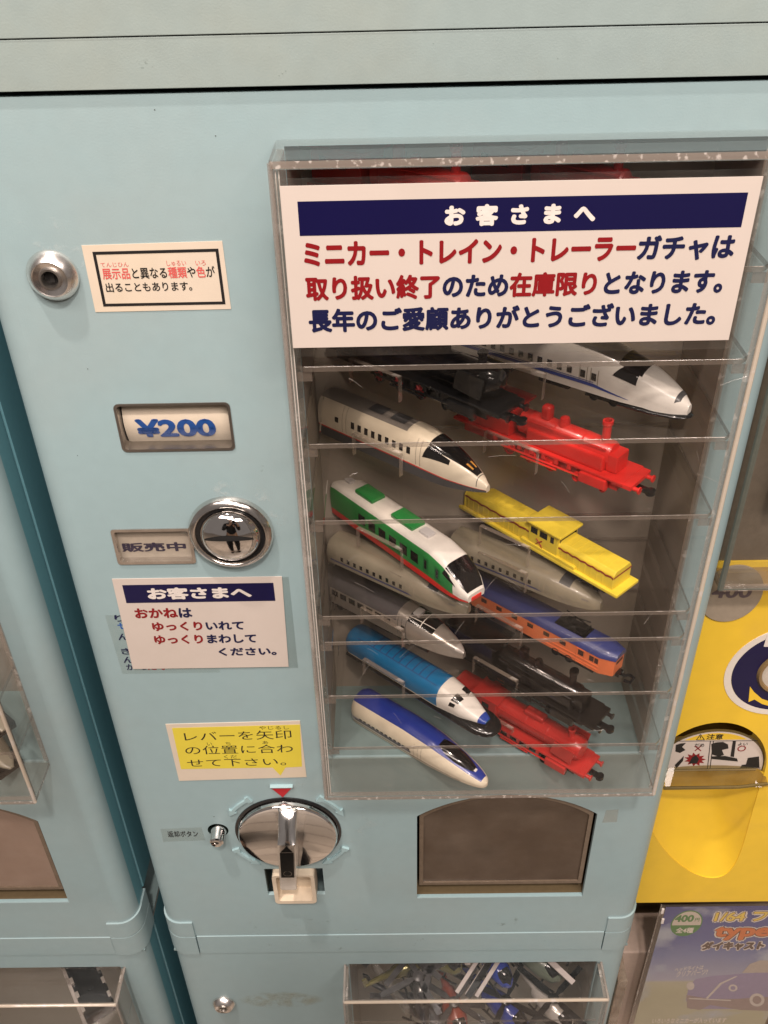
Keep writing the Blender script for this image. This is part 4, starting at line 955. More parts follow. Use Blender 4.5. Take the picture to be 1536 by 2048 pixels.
olive = pm('toy_olive_gold', (.16, .15, .05), .18, .5, metal=.4); dkblue = pm('toy_royal_blue', (.02, .04, .24), .15, .6); dkgreen = pm('toy_grey_green', (.10, .12, .09), .3); grey_bl = pm('toy_grey_rotor', (.45, .40, .38), .35); dk_bl = pm('toy_dark_rotor', (.045, .042, .042), .35)
shz = [672, 640]
b = MB(); b.box(RX0 + .4, RX1 - .6, -22, 56, 667.4, 670, faces=dict(f=1)); b.build('shelf', [acr_shelf, acr_edge], lowc)
b = MB(); b.box(RX0 + .4, RX1 - .6, -22, 56, 627.4, 630, faces=dict(f=1)); b.build('shelf', [acr_shelf, acr_edge], lowc)
heli((193, 22, 670.2), -.6, 0, olive, 'olive toy helicopter with dark rotor blades in the lower case', dk_bl, 1, 4, 29)
heli((236, 14, 670.2), -1.0, 0, dkblue, 'shiny blue toy helicopter beside pale rotor blades in the lower case', blk_p, .9, 3, 30, ra=.9)
heli((268, 18, 670.2), -.75, 0, dkgreen, 'grey-green toy helicopter with pale three-screw rotor at the right of the lower case', grey_bl, 1.05, 3, 27, ra=2.0)
heli((185, 0, 630.2), -.4, 0, pm('toy_charcoal', (.03, .03, .035)), 'charcoal toy helicopter on the second shelf of the lower case, left', dk_bl, 1, 4, 34)
heli((245, 0, 630.2), -.8, 0, dkblue, 'blue toy helicopter on the second shelf of the lower case', blk_p, 1, 4, 34)
heli((215, 40, 670.2), -.2, 0, dkblue, 'small blue toy helicopter at the back of the lower case', grey_bl, .9, 4, 26, ra=.2)
heli((250, 38, 670.2), -1.1, 0, pm('toy_silver_grey', (.3, .29, .27), .25, metal=.4), 'silver grey toy helicopter at the back right of the lower case', dk_bl, .9, 4, 30, ra=.5)
heli((178, -2, 670.2), -1.2, 0, pm('toy_dark_gunmetal', (.06, .055, .05), .2, metal=.6), 'gunmetal toy helicopter at the front left of the lower case', dk_bl, .7, 4, 24, ra=.1)
heli((160, 38, 670.2), -.9, 0, pm('toy_black_chrome', (.05, .05, .05), .12, metal=.6), 'black chrome toy helicopter at the back left of the lower case', dk_bl, .8, 4, 30)
for k, (x, y) in enumerate(((222, -2), (229, -3), (215, 0))):
    b = MB(); M_ = Matrix.Translation((x, y, 692)) @ Matrix.Rotation(.95, 4, 'Z'); b.box(-16, 18, -1.5, 1.5, 0, 1, rot=M_); o = b.build('rotor_blade', [grey_bl], None, bevel=.3)
    tag(o, ['pale flat rotor blade, middle of three side by side in the lower case', 'pale flat rotor blade, right of three side by side in the lower case', 'pale flat rotor blade, left of three side by side in the lower case'][k], 'rotor blade', 'pale rotor blades in the lower case')
b = MB(); M_ = Matrix.Translation((157, 0, 672)) @ Matrix.Rotation(-.95, 4, 'Z'); b.box(-22, 22, -2, 2, 0, 8, rot=M_); o = b.build('acrylic_rest', [clear('clear_acrylic_bar', (.8, .77, .74), .2), acr_glow], None, bevel=.3); tag(o, 'clear acrylic bar standing at the left of the lower case', 'acrylic bar')
# black toy in the lower left case
b = MB(); b.box(RX0 + .4, RX1 - .6, -22, 56, 657.4, 660, faces=dict(f=1, r=1)); b.build('shelf', [acr_shelf, acr_edge], lowl)
bt = empty('toy_chassis', (-70, 2, 676), -.98, 'black toy vehicle chassis lying upside down in the bottom left case', 'toy vehicle')
b = MB(); b.box(-32, 22, -8.5, 8.5, 0, 9); b.build('body', [blk_p], bt, bevel=1); bt.scale = (1.25, 1.3, 1.2)
b = MB(); b.box(-30, 19, -4, 4, 9, 9.8); b.box(8, 20, -8, 8, 9, 10.5); b.lathe([(1.6, 9.8), (1.4, 11)], (6, 0, 0), 'z', 14); b.build('underplate', [blk_p], bt)
for x in (-4, 6, 16):
    for y in (-7.6, 7.6):
        b = MB(); b.box(x - 2, x + 2, y - .9, y + .9, 8.5, 11.2); b.build('lug', [silver], bt, bevel=.2)
b = MB(); b.box(-45, 40, -10.5, -3, -6, -4.5); o = b.build('acrylic_strip', [clear('milky_acrylic', (.7, .65, .6), .35, (.75, .70, .66))], bt)

# ================================================================= right: yellow machine
YY = 20.0
def ay(u, v): return at(u, v, YY)
ym = empty('capsule_machine', (335, YY, 0), 0, 'yellow capsule toy machine at the right edge with blue ring, arched mouth and warning sticker', 'capsule machine')
yz0 = ay(1400, 1804)[1]
mxc, mzc = ay(1440, 1545); mr = 30
mouth_c = ay(1411, 1548); mtop = ay(1437, 1445)[1]; mright = ay(1534, 1530)[0]
mw = mright - mouth_c[0]; mh = mtop - mouth_c[1]
mouth = [(mouth_c[0] + mw * math.cos(a), mouth_c[1] + mh * math.sin(a)) for a in [math.pi * k / 30 for k in range(31)]]
bl = ay(1426, 1756)[1]; bsh = ay(1426, 1756)[0] - mouth_c[0]; ytop = ay(1500, 1170)[1] + 16
low_half = [(mouth_c[0] + mw * math.cos(a) + bsh * math.sin(a) ** 2, mouth_c[1] - (mouth_c[1] - bl) * math.sin(a)) for a in [math.pi - math.pi * k / 30 for k in range(1, 30)]]
def ymt(o): return move_to(o, ym)
b = MB(); b.holed([(331.5, yz0), (560, yz0), (560, ytop), (331.5, ytop)], [mouth + low_half], YY, YY + 3); ymt(b.build('front_panel', [yellow], None))
b = MB(); b.box(333, 560, YY + 3, YY + 250, yz0 - .2, yz0 + 3); ymt(b.build('bottom_panel', [yellow], None))
b = MB(); b.box(331.5, 333, YY + 3, YY + 250, yz0 + 3, ytop); ymt(b.build('side_panel', [yellow], None))
dark_y = mat('dark_olive_plastic', (.12, .085, .025), rough=.35, noise=.08)
b = MB(); b.box(mouth_c[0] - mw - 4, mright + 4, YY + 34, YY + 36, mouth_c[1] - 4, mtop + 4); ymt(b.build('mouth_cavity', [dark_y], None))
# bowl below the mouth
bowl = MB(); bowl.grid(lambda u, v: (mouth_c[0] + mw * u * math.cos(math.pi * v) + bsh * u * math.sin(math.pi * v) ** 2, YY + .6 + 17 * (1 - u ** 2.2), mouth_c[1] - (mouth_c[1] - bl) * u * math.sin(math.pi * v)), 14, 36)
ymt(bowl.build('bowl', [yellow], None, smooth=60))
# sticker in the mouth
sx0, sx1 = ay(1345, 1500)[0], ay(1526, 1530)[0]; sz0 = at(1437, 1541, YY + 4)[1]; sz1 = at(1437, 1461, YY + 4)[1]
YB = YY + 4
def py(u, v, o=0): return at(u, v, YB - o)
scx = py(1414, 1542)[0]; sw_ = py(1526, 1538)[0] - scx; sh_ = py(1437, 1461)[1] - py(1414, 1542)[1]; sb = py(1414, 1542)[1]
half = [(scx + sw_ * math.cos(a), sb + sh_ * abs(math.sin(a)) ** .9) for a in [math.pi * k / 30 for k in range(31)]]
b = MB(); b.prism(half, YB, YB + 1.2); wb_ = ymt(b.build('flap', [dark_y], None))
wh = MB(); wh.prism([(scx + (x - scx) * .97, sb + .6 + (z - sb) * .96) for x, z in half], YB - .2, YB - .1)
ws = wh.build('sticker', [paper], None, smooth=0); tag(ws, 'half-round warning sticker with pictograms in the mouth of the yellow machine', 'sticker')
def kid(o): o.parent = ws; return o
zsplit = py(1437, 1482)[1]
top_ = [(x, z) for x, z in [(scx + (x - scx) * .93, sb + .6 + (z - sb) * .93) for x, z in half] if z > zsplit]
b = MB(); b.prism(top_, YB - .3, YB - .22); b.build('yellow_field', [yellow], ws, smooth=0)
def pp(pts, m, o=.4, name='pictogram'):
    b = MB(); b.prism([py(u, v, o) for u, v in pts], YB - o, YB - o + .05); return b.build(name, [m], ws, smooth=0)
def line(u0, v0, u1, v1, w, m, o=.45, name='pictogram_line'):
    (xa, za), (xb, zb) = py(u0, v0, o), py(u1, v1, o); d = math.hypot(xb - xa, zb - za); nx, nz = -(zb - za) / d * w / 2, (xb - xa) / d * w / 2
    b = MB(); b.prism([(xa + nx, za + nz), (xb + nx, zb + nz), (xb - nx, zb - nz), (xa - nx, za - nz)], YB - o, YB - o + .05); return b.build(name, [m], ws, smooth=0)
text('注意', *[py(1413, 1475, .4)[0], py(1446, 1475, .4)[0], py(1430, 1479, .4)[1], py(1430, 1468, .4)[1]], YB - .42, blk_t, ws, bold=.02)
tr_ = [(1393, 1480), (1409, 1480), (1401, 1469)]
for i in range(3): line(*tr_[i], *tr_[(i + 1) % 3], .45, blk_t)
line(1401, 1472, 1401, 1477, .5, blk_t)
line(1352, 1482.5, 1516, 1481.5, .4, blk_t); line(1421, 1482, 1415, 1538, .45, blk_t); line(1427, 1482, 1420, 1538, .45, blk_t); line(1345, 1539, 1521, 1536, .5, blk_t)
text('だめ', py(1389, 1490)[0], py(1408, 1490)[0], py(1400, 1493)[1], py(1400, 1486)[1], YB - .42, blk_t, ws, bold=.01)
text('よい', py(1476, 1487)[0], py(1495, 1487)[0], py(1480, 1490)[1], py(1480, 1484)[1], YB - .42, blk_t, ws, bold=.01)
line(1390, 1492, 1402, 1502, .7, red_t); line(1402, 1492, 1390, 1502, .7, red_t)
cx_, cz_ = py(1483, 1496); b = MB(); b.holed([(cx_ + 2.6 * math.cos(a), cz_ + 2.6 * math.sin(a)) for a in [math.pi * k / 12 for k in range(24)]], [[(cx_ + 1.9 * math.cos(a), cz_ + 1.9 * math.sin(a)) for a in [math.pi * k / 12 for k in range(24)]]], YB - .45, YB - .4); b.build('pictogram_ring', [red_t], ws, smooth=0)
star = []
for k in range(22):
    a = math.pi * k / 11; rr_ = (22, 14)[k % 2]; star.append((1390 + rr_ * math.cos(a), 1519 - rr_ * .62 * math.sin(a)))
pp([p for p in star], red_t, .42)
pp([(1378, 1527), (1384, 1515), (1392, 1510), (1398, 1518), (1394, 1527)], blk_t, .5)
def blob(cu, cv, ru, rv, m=blk_t, o=.5): return pp([(cu + ru * math.cos(2 * math.pi * k / 20), cv + rv * math.sin(2 * math.pi * k / 20)) for k in range(20)], m, o)
pp([(1423, 1488), (1432, 1485), (1446, 1484), (1456, 1489), (1457, 1497), (1444, 1500), (1448, 1510), (1437, 1513), (1424, 1509)], blk_t, .5)
pp([(1422, 1513), (1450, 1512), (1474, 1517), (1476, 1523), (1455, 1521), (1424, 1518)], blk_t, .5)
pp([(1466, 1482), (1472, 1482), (1468, 1514), (1461, 1513)], blk_t, .5)
pp([(1496, 1516), (1518, 1513), (1519, 1535), (1480, 1536), (1484, 1530), (1492, 1529)], blk_t, .5)
pp([(1352, 1490), (1362, 1487), (1372, 1486), (1364, 1494), (1371, 1500), (1360, 1506), (1351, 1503)], blk_t, .5)
pp([(1350, 1530), (1362, 1518), (1368, 1512), (1366, 1522), (1352, 1538)], blk_t, .5)
# clear hood over the mouth
vmx = math.acos(max(-1, (333.5 - scx) / (sw_ * 1.04))) / math.pi
b = MB(); b.grid(lambda u, v: (scx + sw_ * 1.04 * math.cos(math.pi * v * vmx), YB - 1.0 - 9 * (1 - u), sb - 1.2 - 2.5 * (1 - u) + 8 * u * math.sin(math.pi * v * vmx)), 4, 24); hd = b.build('clear_hood', [clear('smoke_clear', (.62, .55, .38), .12, (.4, .33, .15))], None, smooth=60); ymt(hd)
b = MB(); b.tube([(scx + sw_ * 1.03, YB - 8, sb - 3), (scx + sw_ * .5, YB - 10, sb - 3.4), (332.5, YB - 10, sb - 3.6)], 1.1, 8); ymt(b.build('hood_lip', [dark_y], None))
# blue ring and knob
rc_, rz_ = ay(1574, 1343)
rad = rc_ - ay(1450, 1343)[0]
def ring(r0, r1, y, m, name, dz=0, n=64):
    b = MB(); b.holed(circ(rc_, rz_, r1, n), [circ(rc_, rz_, r0, n)], y, y + .4); return ymt(b.build(name, [m], None, smooth=0))
ring(rad * .885, rad, YY - .4, paper_plain, 'white_ring'); ring(rad * .40, rad * .88, YY - .45, navy, 'blue_ring')
b = MB(); b.lathe([(rad * .40, -1.0), (1, -1.2)], (rc_, YY, rz_), n=56, close=False); ymt(b.build('knob', [mat('pearl_grey_plastic', (.50, .45, .38), rough=.3)], None))
arr = [(1505, 1372), (1497, 1378), (1498, 1404), (1509, 1397), (1540, 1412), (1540, 1402), (1516, 1388)]
b = MB(); b.prism([at(u, v, YY - .6) for u, v in [(1500, 1373), (1497, 1404), (1509, 1399), (1524, 1408), (1545, 1414), (1545, 1405), (1524, 1398), (1508, 1384)]], YY - .6, YY - .5); ymt(b.build('arrow_print', [yellow], None, smooth=0))
text('1', ay(1533, 1270)[0], ay(1545, 1270)[0], ay(1535, 1292)[1], ay(1535, 1268)[1], YY - .6, wht_t, ym, bold=.03).matrix_parent_inverse = Matrix.Translation(-ym.location)
b = MB(); b.lathe([(rad * .40, -1.0), (rad * .42, -2.2), (rad * .46, -2.4), (rad * .485, -.4)], (rc_, YY, rz_), n=64, close=False); ymt(b.build('knob_rim', [mat('bronze_rim', (.30, .20, .09), rough=.25, metal=.4)], None))
# price oval
pc_, pz_ = ay(1452, 1184); prd = ay(1522, 1186)[0] - pc_
pr_c = ay(1462, 1186)[0]; pr_x = ay(1524, 1186)[0] - pr_c; pz0 = ay(1452, 1241)[1]; pz1 = 2 * ay(1462, 1186)[1] - pz0
ov = [(pr_c + pr_x * math.cos(2 * math.pi * k / 48), (pz0 + pz1) / 2 + (pz1 - pz0) / 2 * math.sin(2 * math.pi * k / 48)) for k in range(48)]
b = MB(); b.prism(ov, YY - 1.2, YY); ymt(b.build('price_disc', [mat('grey_bronze_plastic', (.30, .25, .19), rough=.3, noise=.06)], None, bevel=.4))
xa, xb, za, zb = rect(1424, 1172, 1504, 1196, YY - 1.4)
text('400', xa, xb, za, zb, YY - 1.4, mat('violet_grey_print', (.10, .075, .085), rough=.5), ym, bold=.03).matrix_parent_inverse = Matrix.Translation(-ym.location)
# clear window block above
wz = at(1500, 1176, YY - 15)[1] - 12.5
b = MB(); b.box(332, 560, YY - 16, YY - 13.5, wz + 14, 1330, faces=dict(b=1, l=1)); w1 = ymt(b.build('window_front', [film, acr_glow], None))
b = MB(); b.box(332, 334, YY - 13, YY, wz + 14, 1330, faces=dict(f=1, b=1)); ymt(b.build('window_side', [film, acr_glow], None))
b = MB(); b.box(332, 560, YY - 16, YY, wz + 11.4, wz + 13.9, faces=dict(f=1, l=1)); ymt(b.build('window_floor', [clear('warm_clear', (.85, .80, .70), .1), acr_glow], None))
b = MB(); b.tube([(332.6, YY - 15, wz + 12), (332.6, YY - 15, 1330)], 1.6, 8); b.tube([(332.6, YY - 15, wz + 12.5), (560, YY - 15, wz + 12.5)], 1.2, 8); ymt(b.build('window_rim', [mat('grey_green_strip', (.11, .12, .10), rough=.2)], None))
b = MB(); b.box(331.5, 560, YY + 1, YY + 200, ytop + .3, 1340); ymt(b.build('housing', [mat('brown_grey_housing', (.13, .10, .07), rough=.5, noise=.1)], None))
b = MB(); b.box(350, 400, YY - 11, YY - 4, 1105, 1160); ymt(b.build('inner_bracket', [mat('warm_grey_plastic', (.34, .29, .24), rough=.4)], None, bevel=3, seg=4))
# recess and poster below
bm_ = mat('brown_shelf_board', (.13, .085, .045), rough=.5, noise=.08, nscale=60, col2=(.16, .11, .07), c2s=20)
b = MB(); b.box(331.5, 600, YY + 60, YY + 62, 300, yz0 - .4); wl = b.build('wall', [bm_], None); wl['label'] = 'dark brown board behind the poster below the yellow machine'; wl['category'] = 'board'
post = empty('poster', (346, 26, 0), 0, 'blue poster with a toy car, 400 yen badge and orange type lettering', 'poster')
PYY = 24.0
def pq(u, v, o=0): return at(u, v, PYY - o)
c4 = [pq(1332, 1815), pq(1600, 1812), pq(1600, 2120), pq(1290, 2120)]
c4[3] = (c4[0][0] + 0, c4[3][1]); 
pb = MB(); xl = c4[0][0]; xr = 470; zt_ = c4[0][1]; zb_ = zt_ - 200
def kp(o): o.parent = post; o.matrix_parent_inverse = Matrix.Translation(-post.location); return o
def poster_mat():
    m, nt, N, L = nodes('poster_print_glare'); b = N['Principled BSDF']; tc = N.new('ShaderNodeTexCoord'); sx = N.new('ShaderNodeSeparateXYZ'); L.new(tc.outputs['Object'], sx.inputs[0])
    mr = N.new('ShaderNodeMapRange'); mr.inputs[1].default_value = (zt_ - 118) / 1000; mr.inputs[2].default_value = zt_ / 1000; L.new(sx.outputs[2], mr.inputs[0])
    cr = N.new('ShaderNodeValToRGB'); e = cr.color_ramp.elements
    for p, c in ((.0, (.40, .38, .26)), (.10, (.42, .40, .30)), (.13, (.34, .34, .46)), (.45, (.16, .19, .38)), (.62, (.09, .11, .30)), (1, (.055, .065, .25))):  # the beige foot of the ramp is a sleeve reflection put into the print
        x = e.new(p) if p not in (0, 1) else e[0 if p == 0 else -1]; x.color = (*c, 1)
    L.new(mr.outputs[0], cr.inputs[0])
    n = N.new('ShaderNodeTexNoise'); n.inputs['Scale'].default_value = 28; n.inputs['Detail'].default_value = 5; L.new(tc.outputs['Object'], n.inputs['Vector'])
    m2 = N.new('ShaderNodeMapRange'); m2.inputs[1].default_value = .56; m2.inputs[2].default_value = .72; L.new(n.outputs['Fac'], m2.inputs[0])
    mx = N.new('ShaderNodeMixRGB'); mx.inputs[2].default_value = (.38, .42, .52, 1); L.new(cr.outputs[0], mx.inputs[1]); L.new(m2.outputs[0], mx.inputs[0]); L.new(mx.outputs[0], b.inputs['Base Color'])
    b.inputs['Roughness'].default_value = .4; return m
pb.box(xl, xr, PYY, PYY + .4, zb_, zt_); kp(pb.build('sheet', [poster_mat()], None, smooth=0))
fb = MB(); fb.box(xl - 4.5, xr, PYY - 1.6, PYY - 1.3, zb_, zt_ + 6); kp(fb.build('clear_sleeve', [clear('sleeve_film', (.98, .97, .95), .015, (.6, .5, .42), .12)], None, smooth=0))
fb = MB(); fb.tube([(xl - 4.5, PYY - 1.4, zt_ + 6), (xl - 4.5, PYY - 1.4, zb_)], .5, 6); kp(fb.build('sleeve_edge', [acr_glow], None))
def ppoly(pts, m, o, name): b = MB(); b.prism([pq(u, v, o) for u, v in pts], PYY - o, PYY - o + .05); return kp(b.build(name, [m], None, smooth=0))
def prect(u0, v0, u1, v1, o): return rect(u0, v0, u1, v1, PYY - o)
gr = mat('badge_green_print', (.05, .20, .04), rough=.4)
bxc, bzc = pq(1373, 1847, .1); rx = pq(1404, 1847, .1)[0] - bxc; rz__ = pq(1373, 1821, .1)[1] - bzc
ovl = lambda k, a0=0, a1=360: [(bxc + rx * k * math.cos(R_(a)), bzc + rz__ * k * math.sin(R_(a))) for a in np.linspace(a0, a1, 40, endpoint=(a1 - a0 < 360))]
b = MB(); b.prism(ovl(1), PYY - .1, PYY - .05); kp(b.build('badge', [gr], None, smooth=0))
b = MB(); b.prism(ovl(.92, -8, 188), PYY - .16, PYY - .11); kp(b.build('badge_top', [paper], None, smooth=0))
def ptx(body, u0, v0, u1, v1, m, o, bold=.03, **k): return kp(text(body, *prect(u0, v0, u1, v1, o), PYY - o, m, None, bold=bold, **k))
ptx('400', 1350, 1830, 1388, 1844, gr, .25, .045); ptx('円', 1390, 1836, 1399, 1843, gr, .25, .02); ptx('全4種', 1352, 1855, 1387, 1866, wht_t, .2, .03)
yl_t = mat('yellow_letter_print', (.78, .58, .10), rough=.4); or_t = mat('orange_letter_print', (.62, .16, .03), rough=.4); br_t = mat('brown_letter_print', (.09, .055, .04), rough=.5); ol_t = mat('letter_outline_print', (.12, .03, .01), rough=.5)
for body, q, m_, hb in (('1/64 フォ', (1430, 1824, 1572, 1843), yl_t, .03), ('type 2', (1429, 1848, 1590, 1880), or_t, .045), ('ダイキャスト', (1405, 1884, 1528, 1899), br_t, .05)):
    ptx(body, q[0] - 4, q[1] - 3, q[2] + 4, q[3] + 3, wht_t, .14, .12 if q[3] - q[1] > 20 else .16)
    ptx(body, q[0] - 1, q[1] - 1, q[2] + 1, q[3] + 1, ol_t, .22, hb + .035)
    ptx(body, q[0], q[1], q[2], q[3], m_, .30, hb)
ptx('ヘッドライトは', 1350, 1935, 1405, 1944, wht_t, .15, .01, slant=.16); ptx('クリアパーツ!', 1353, 1943, 1413, 1954, wht_t, .15, .01, slant=.16)
# printed car
cb = mat('print_car_violet', (.26, .22, .38), rough=.4); cg = mat('print_car_shadow', (.27, .20, .20), rough=.4); cw = mat('print_car_window', (.42, .36, .33), rough=.4); cc = mat('print_pale', (.55, .50, .48), rough=.4)
ppoly([(1372, 2000), (1378, 1972), (1392, 1958), (1425, 1952), (1480, 1948), (1600, 1940), (1600, 2018), (1380, 2018)][::-1], cb, .12, 'car_print')
ppoly([(1484, 1946), (1500, 1928), (1520, 1921), (1600, 1920), (1600, 1944)][::-1], cw, .16, 'car_print_window')
ppoly([(1373, 1990), (1420, 1998), (1470, 1998), (1600, 1990), (1600, 2024), (1480, 2020), (1420, 2010), (1400, 2020), (1374, 2016)][::-1], cg, .2, 'car_print_bumper')
for cu_, cv_, ru_, rv_, m_ in ((1381, 1972, 8, 8, cc), (1466, 1976, 9, 7, cc), (1514, 2000, 15, 13, cc), (1514, 2000, 9, 8, cg), (1466, 1976, 5, 4, cb)):
    ppoly([(cu_ + ru_ * math.cos(-2 * math.pi * k / 22), cv_ + rv_ * math.sin(-2 * math.pi * k / 22)) for k in range(22)][::-1], m_, .26 if m_ is cc else .3, 'car_print_lamp')
ppoly([(1412, 1996), (1440, 1966), (1470, 1953), (1475, 1953), (1444, 1968), (1415, 1998)][::-1], cc, .24, 'car_print_trim')
ppoly([(1378, 1996), (1462, 2000), (1462, 2002), (1378, 1998)][::-1], cc, .32, 'car_print_trim')
ptx('いろいろなミニカーが入っています', 1305, 2036, 1452, 2046, wht_t, .15, .02)
for v in (1822, 1842):
    x, z = pq(1325, v, 2); b = MB(); b.box(x - 1, x + 1, PYY - 2.6, PYY - 1.4, z - 3, z + 3); kp(b.build('sleeve_clip', [wht_t], None, bevel=.3))
# pale plastic tray beside the poster, behind our machine's edge
b = MB(); b.box(334, 342, YY - 5, YY + 50, 300, 652); o = b.build('tray', [clear('tray_clear', (.8, .74, .66), .25, (.6, .5, .4)), acr_glow], None, bevel=1); tag(o, 'clear plastic tray edge between the teal machine and the poster', 'tray')
b = MB(); b.box(343, 420, YY + 20, YY + 55, 300, 648); o = b.build('box', [mat('pale_pink_box', (.55, .43, .36), rough=.4)], None, bevel=2); tag(o, 'pale box behind the lower part of the poster sleeve', 'box')

# ================================================================= floor seen in the chrome
def floor_mat():
    m, nt, N, L = nodes('pale_wood_floor'); b = N['Principled BSDF']; tc = N.new('ShaderNodeTexCoord')
    w = N.new('ShaderNodeTexBrick'); w.inputs['Scale'].default_value = 1.4; w.inputs['Mortar Size'].default_value = .006; w.inputs['Color1'].default_value = (.50, .42, .34, 1); w.inputs['Color2'].default_value = (.42, .35, .28, 1); w.inputs['Mortar'].default_value = (.12, .09, .07, 1)
    w.inputs['Brick Width'].default_value = 1.2; w.inputs['Row Height'].default_value = .2
    L.new(tc.outputs['Object'], w.inputs['Vector']); L.new(w.outputs[0], b.inputs['Base Color']); b.inputs['Roughness'].default_value = .35; return m
b = MB(); b.face([(-4000, -4000, 0), (4000, -4000, 0), (4000, 1500, 0), (-4000, 1500, 0)]); tag(b.build('floor', [floor_mat()], None, smooth=0), kind='structure')

# ================================================================= wear: scuffs, glue residue, specks
def decal(name, x0, x1, z0, z1, y, col, parent, ring=None, amount=.6, scale=60, lo=.5, hi=.65):
    m, nt, N, L = nodes(name); b = N['Principled BSDF']; b.inputs['Base Color'].default_value = (*col, 1); b.inputs['Roughness'].default_value = .6
    tc = N.new('ShaderNodeTexCoord'); n = N.new('ShaderNodeTexNoise'); n.inputs['Scale'].default_value = scale; n.inputs['Detail'].default_value = 8; n.inputs['Roughness'].default_value = .7
    L.new(tc.outputs['Object'], n.inputs['Vector']); mr = N.new('ShaderNodeMapRange'); mr.inputs[1].default_value = lo; mr.inputs[2].default_value = hi; mr.inputs[4].default_value = amount
    L.new(n.outputs['Fac'], mr.inputs[0])
    g = N.new('ShaderNodeTexGradient'); g.gradient_type = 'SPHERICAL'; mp = N.new('ShaderNodeMapping'); L.new(tc.outputs['Generated'], mp.inputs[0]); mp.inputs['Location'].default_value = (-1, 0, -1); mp.inputs['Scale'].default_value = (2, 0, 2)
    L.new(mp.outputs[0], g.inputs[0]); gm = N.new('ShaderNodeMapRange'); gm.inputs[1].default_value = 0; gm.inputs[2].default_value = .35; L.new(g.outputs['Fac'], gm.inputs[0])
    mu = N.new('ShaderNodeMath'); mu.operation = 'MULTIPLY'; L.new(mr.outputs[0], mu.inputs[0]); L.new(gm.outputs[0], mu.inputs[1]); L.new(mu.outputs[0], b.inputs['Alpha'])
    q = MB(); q.face([(x0, y, z0), (x1, y, z0), (x1, y, z1), (x0, y, z1)]); return q.build(name, [m], parent, smooth=0)
x0, x1, z0, z1 = rect(475, 1982, 650, 2016); decal('glue_residue', x0, x1, z0, z1, -.12, (.42, .40, .27), low, amount=.42, scale=55, lo=.42, hi=.6)
decal('scuff_marks', 60, 116, 1092, 1138, -.12, (.62, .72, .72), mach, amount=.5, scale=110, lo=.53, hi=.62)
decal('scuff_marks', 14, 50, 1226, 1262, -.1, (.62, .72, .72), mach, amount=.4, scale=120, lo=.55, hi=.66)
decal('grime_marks', 84, 112, 1128, 1150, -.08, (.22, .25, .18), mach, amount=.5, scale=90, lo=.62, hi=.68)
decal('grime_marks', 30, 300, 752, 772, -.1, (.20, .22, .17), mach, amount=.35, scale=70, lo=.6, hi=.7)
decal('scuff_marks', 60, 160, 820, 925, -.06, (.58, .66, .66), mach, amount=.22, scale=45, lo=.56, hi=.64)
decal('grime_marks', 22, 306, 728, 749, -.75, (.20, .22, .17), low, amount=.4, scale=60, lo=.6, hi=.68)
decal('wear_marks', 60, 330, 1303, 1324, -1.75, (.12, .15, .12), top, amount=.5, scale=120, lo=.66, hi=.7)
sp_ = MB(); random.seed(3)
for k in range(34):
    x, z = random.uniform(8, 322), random.uniform(770, 1300)
    if RX0 - 8 < x < RX1 + 8 and z > 925 or 170 < x < 295 and z > 785 and z < 910 or 60 < x < 132 and z < 1000: continue
    r_ = random.uniform(.15, .4); sp_.prism([(x + r_ * math.cos(a), z + r_ * random.uniform(.5, 1) * math.sin(a)) for a in [k2 * math.pi / 3 for k2 in range(6)]], -.1, -.02)
o = sp_.build('specks', [mat('speck_dark', (.05, .05, .04), rough=.8)], mach, smooth=0); o['kind'] = 'stuff'

# ================================================================= the person taking the picture (seen only in the chrome)
def skin_mesh(name, V, E, Rr, mt, parent=None, sub=2, root=0):
    me = bpy.data.meshes.new(name); me.from_pydata([(x / 1000, y / 1000, z / 1000) for x, y, z in V], E, []); o = bpy.data.objects.new(name, me); COL.objects.link(o)
    sk = o.modifiers.new('skin', 'SKIN'); sk.use_smooth_shade = True
    for i, r in enumerate(Rr):
        r = r if isinstance(r, tuple) else (r, r); me.skin_vertices[0].data[i].radius = (r[0] / 1000, r[1] / 1000); me.skin_vertices[0].data[i].use_root = (i == root)
    ss = o.modifiers.new('subd', 'SUBSURF'); ss.levels = sub; ss.render_levels = sub
    me.materials.append(mt)
    if parent: o.parent = parent; o.matrix_parent_inverse = Matrix.Translation(-parent.location)
    return o
PXX, PYY2 = 85, -720
HX = 168
per = empty('person', (PXX, PYY2, 0), 0, 'person in a black jacket and black trousers holding up a phone', 'person')
skin_c = mat('skin', (.52, .33, .24), rough=.5, noise=.05); cloth_b = mat('black_cloth', (.012, .012, .014), rough=.85, noise=.2, nscale=500); cloth_t = mat('black_denim', (.014, .014, .018), rough=.9, noise=.2, nscale=600); hair_m = mat('dark_hair', (.012, .009, .007), rough=.5)
V, E_, RR = [], [], []
def chain(pts, rs, start=None):
    prev = start
    for p, r in zip(pts, rs):
        V.append(p); RR.append(r); i = len(V) - 1
        if prev is not None: E_.append((prev, i))
        prev = i
    return prev
X0, Y0 = PXX, PYY2
chain([(X0, Y0, 940)], [(150, 105)])
chest = chain([(X0, Y0, 1100), (X0, Y0 + 5, 1280), (X0, Y0, 1400)], [(130, 95), (155, 105), (110, 75)], 0)
neck = chain([(X0, Y0 + 8, 1465)], [48], chest); chain([(X0, Y0 + 25, 1540), (X0, Y0 + 22, 1620), (X0, Y0 + 15, 1670)], [(62, 76), (72, 88), (50, 60)], neck)
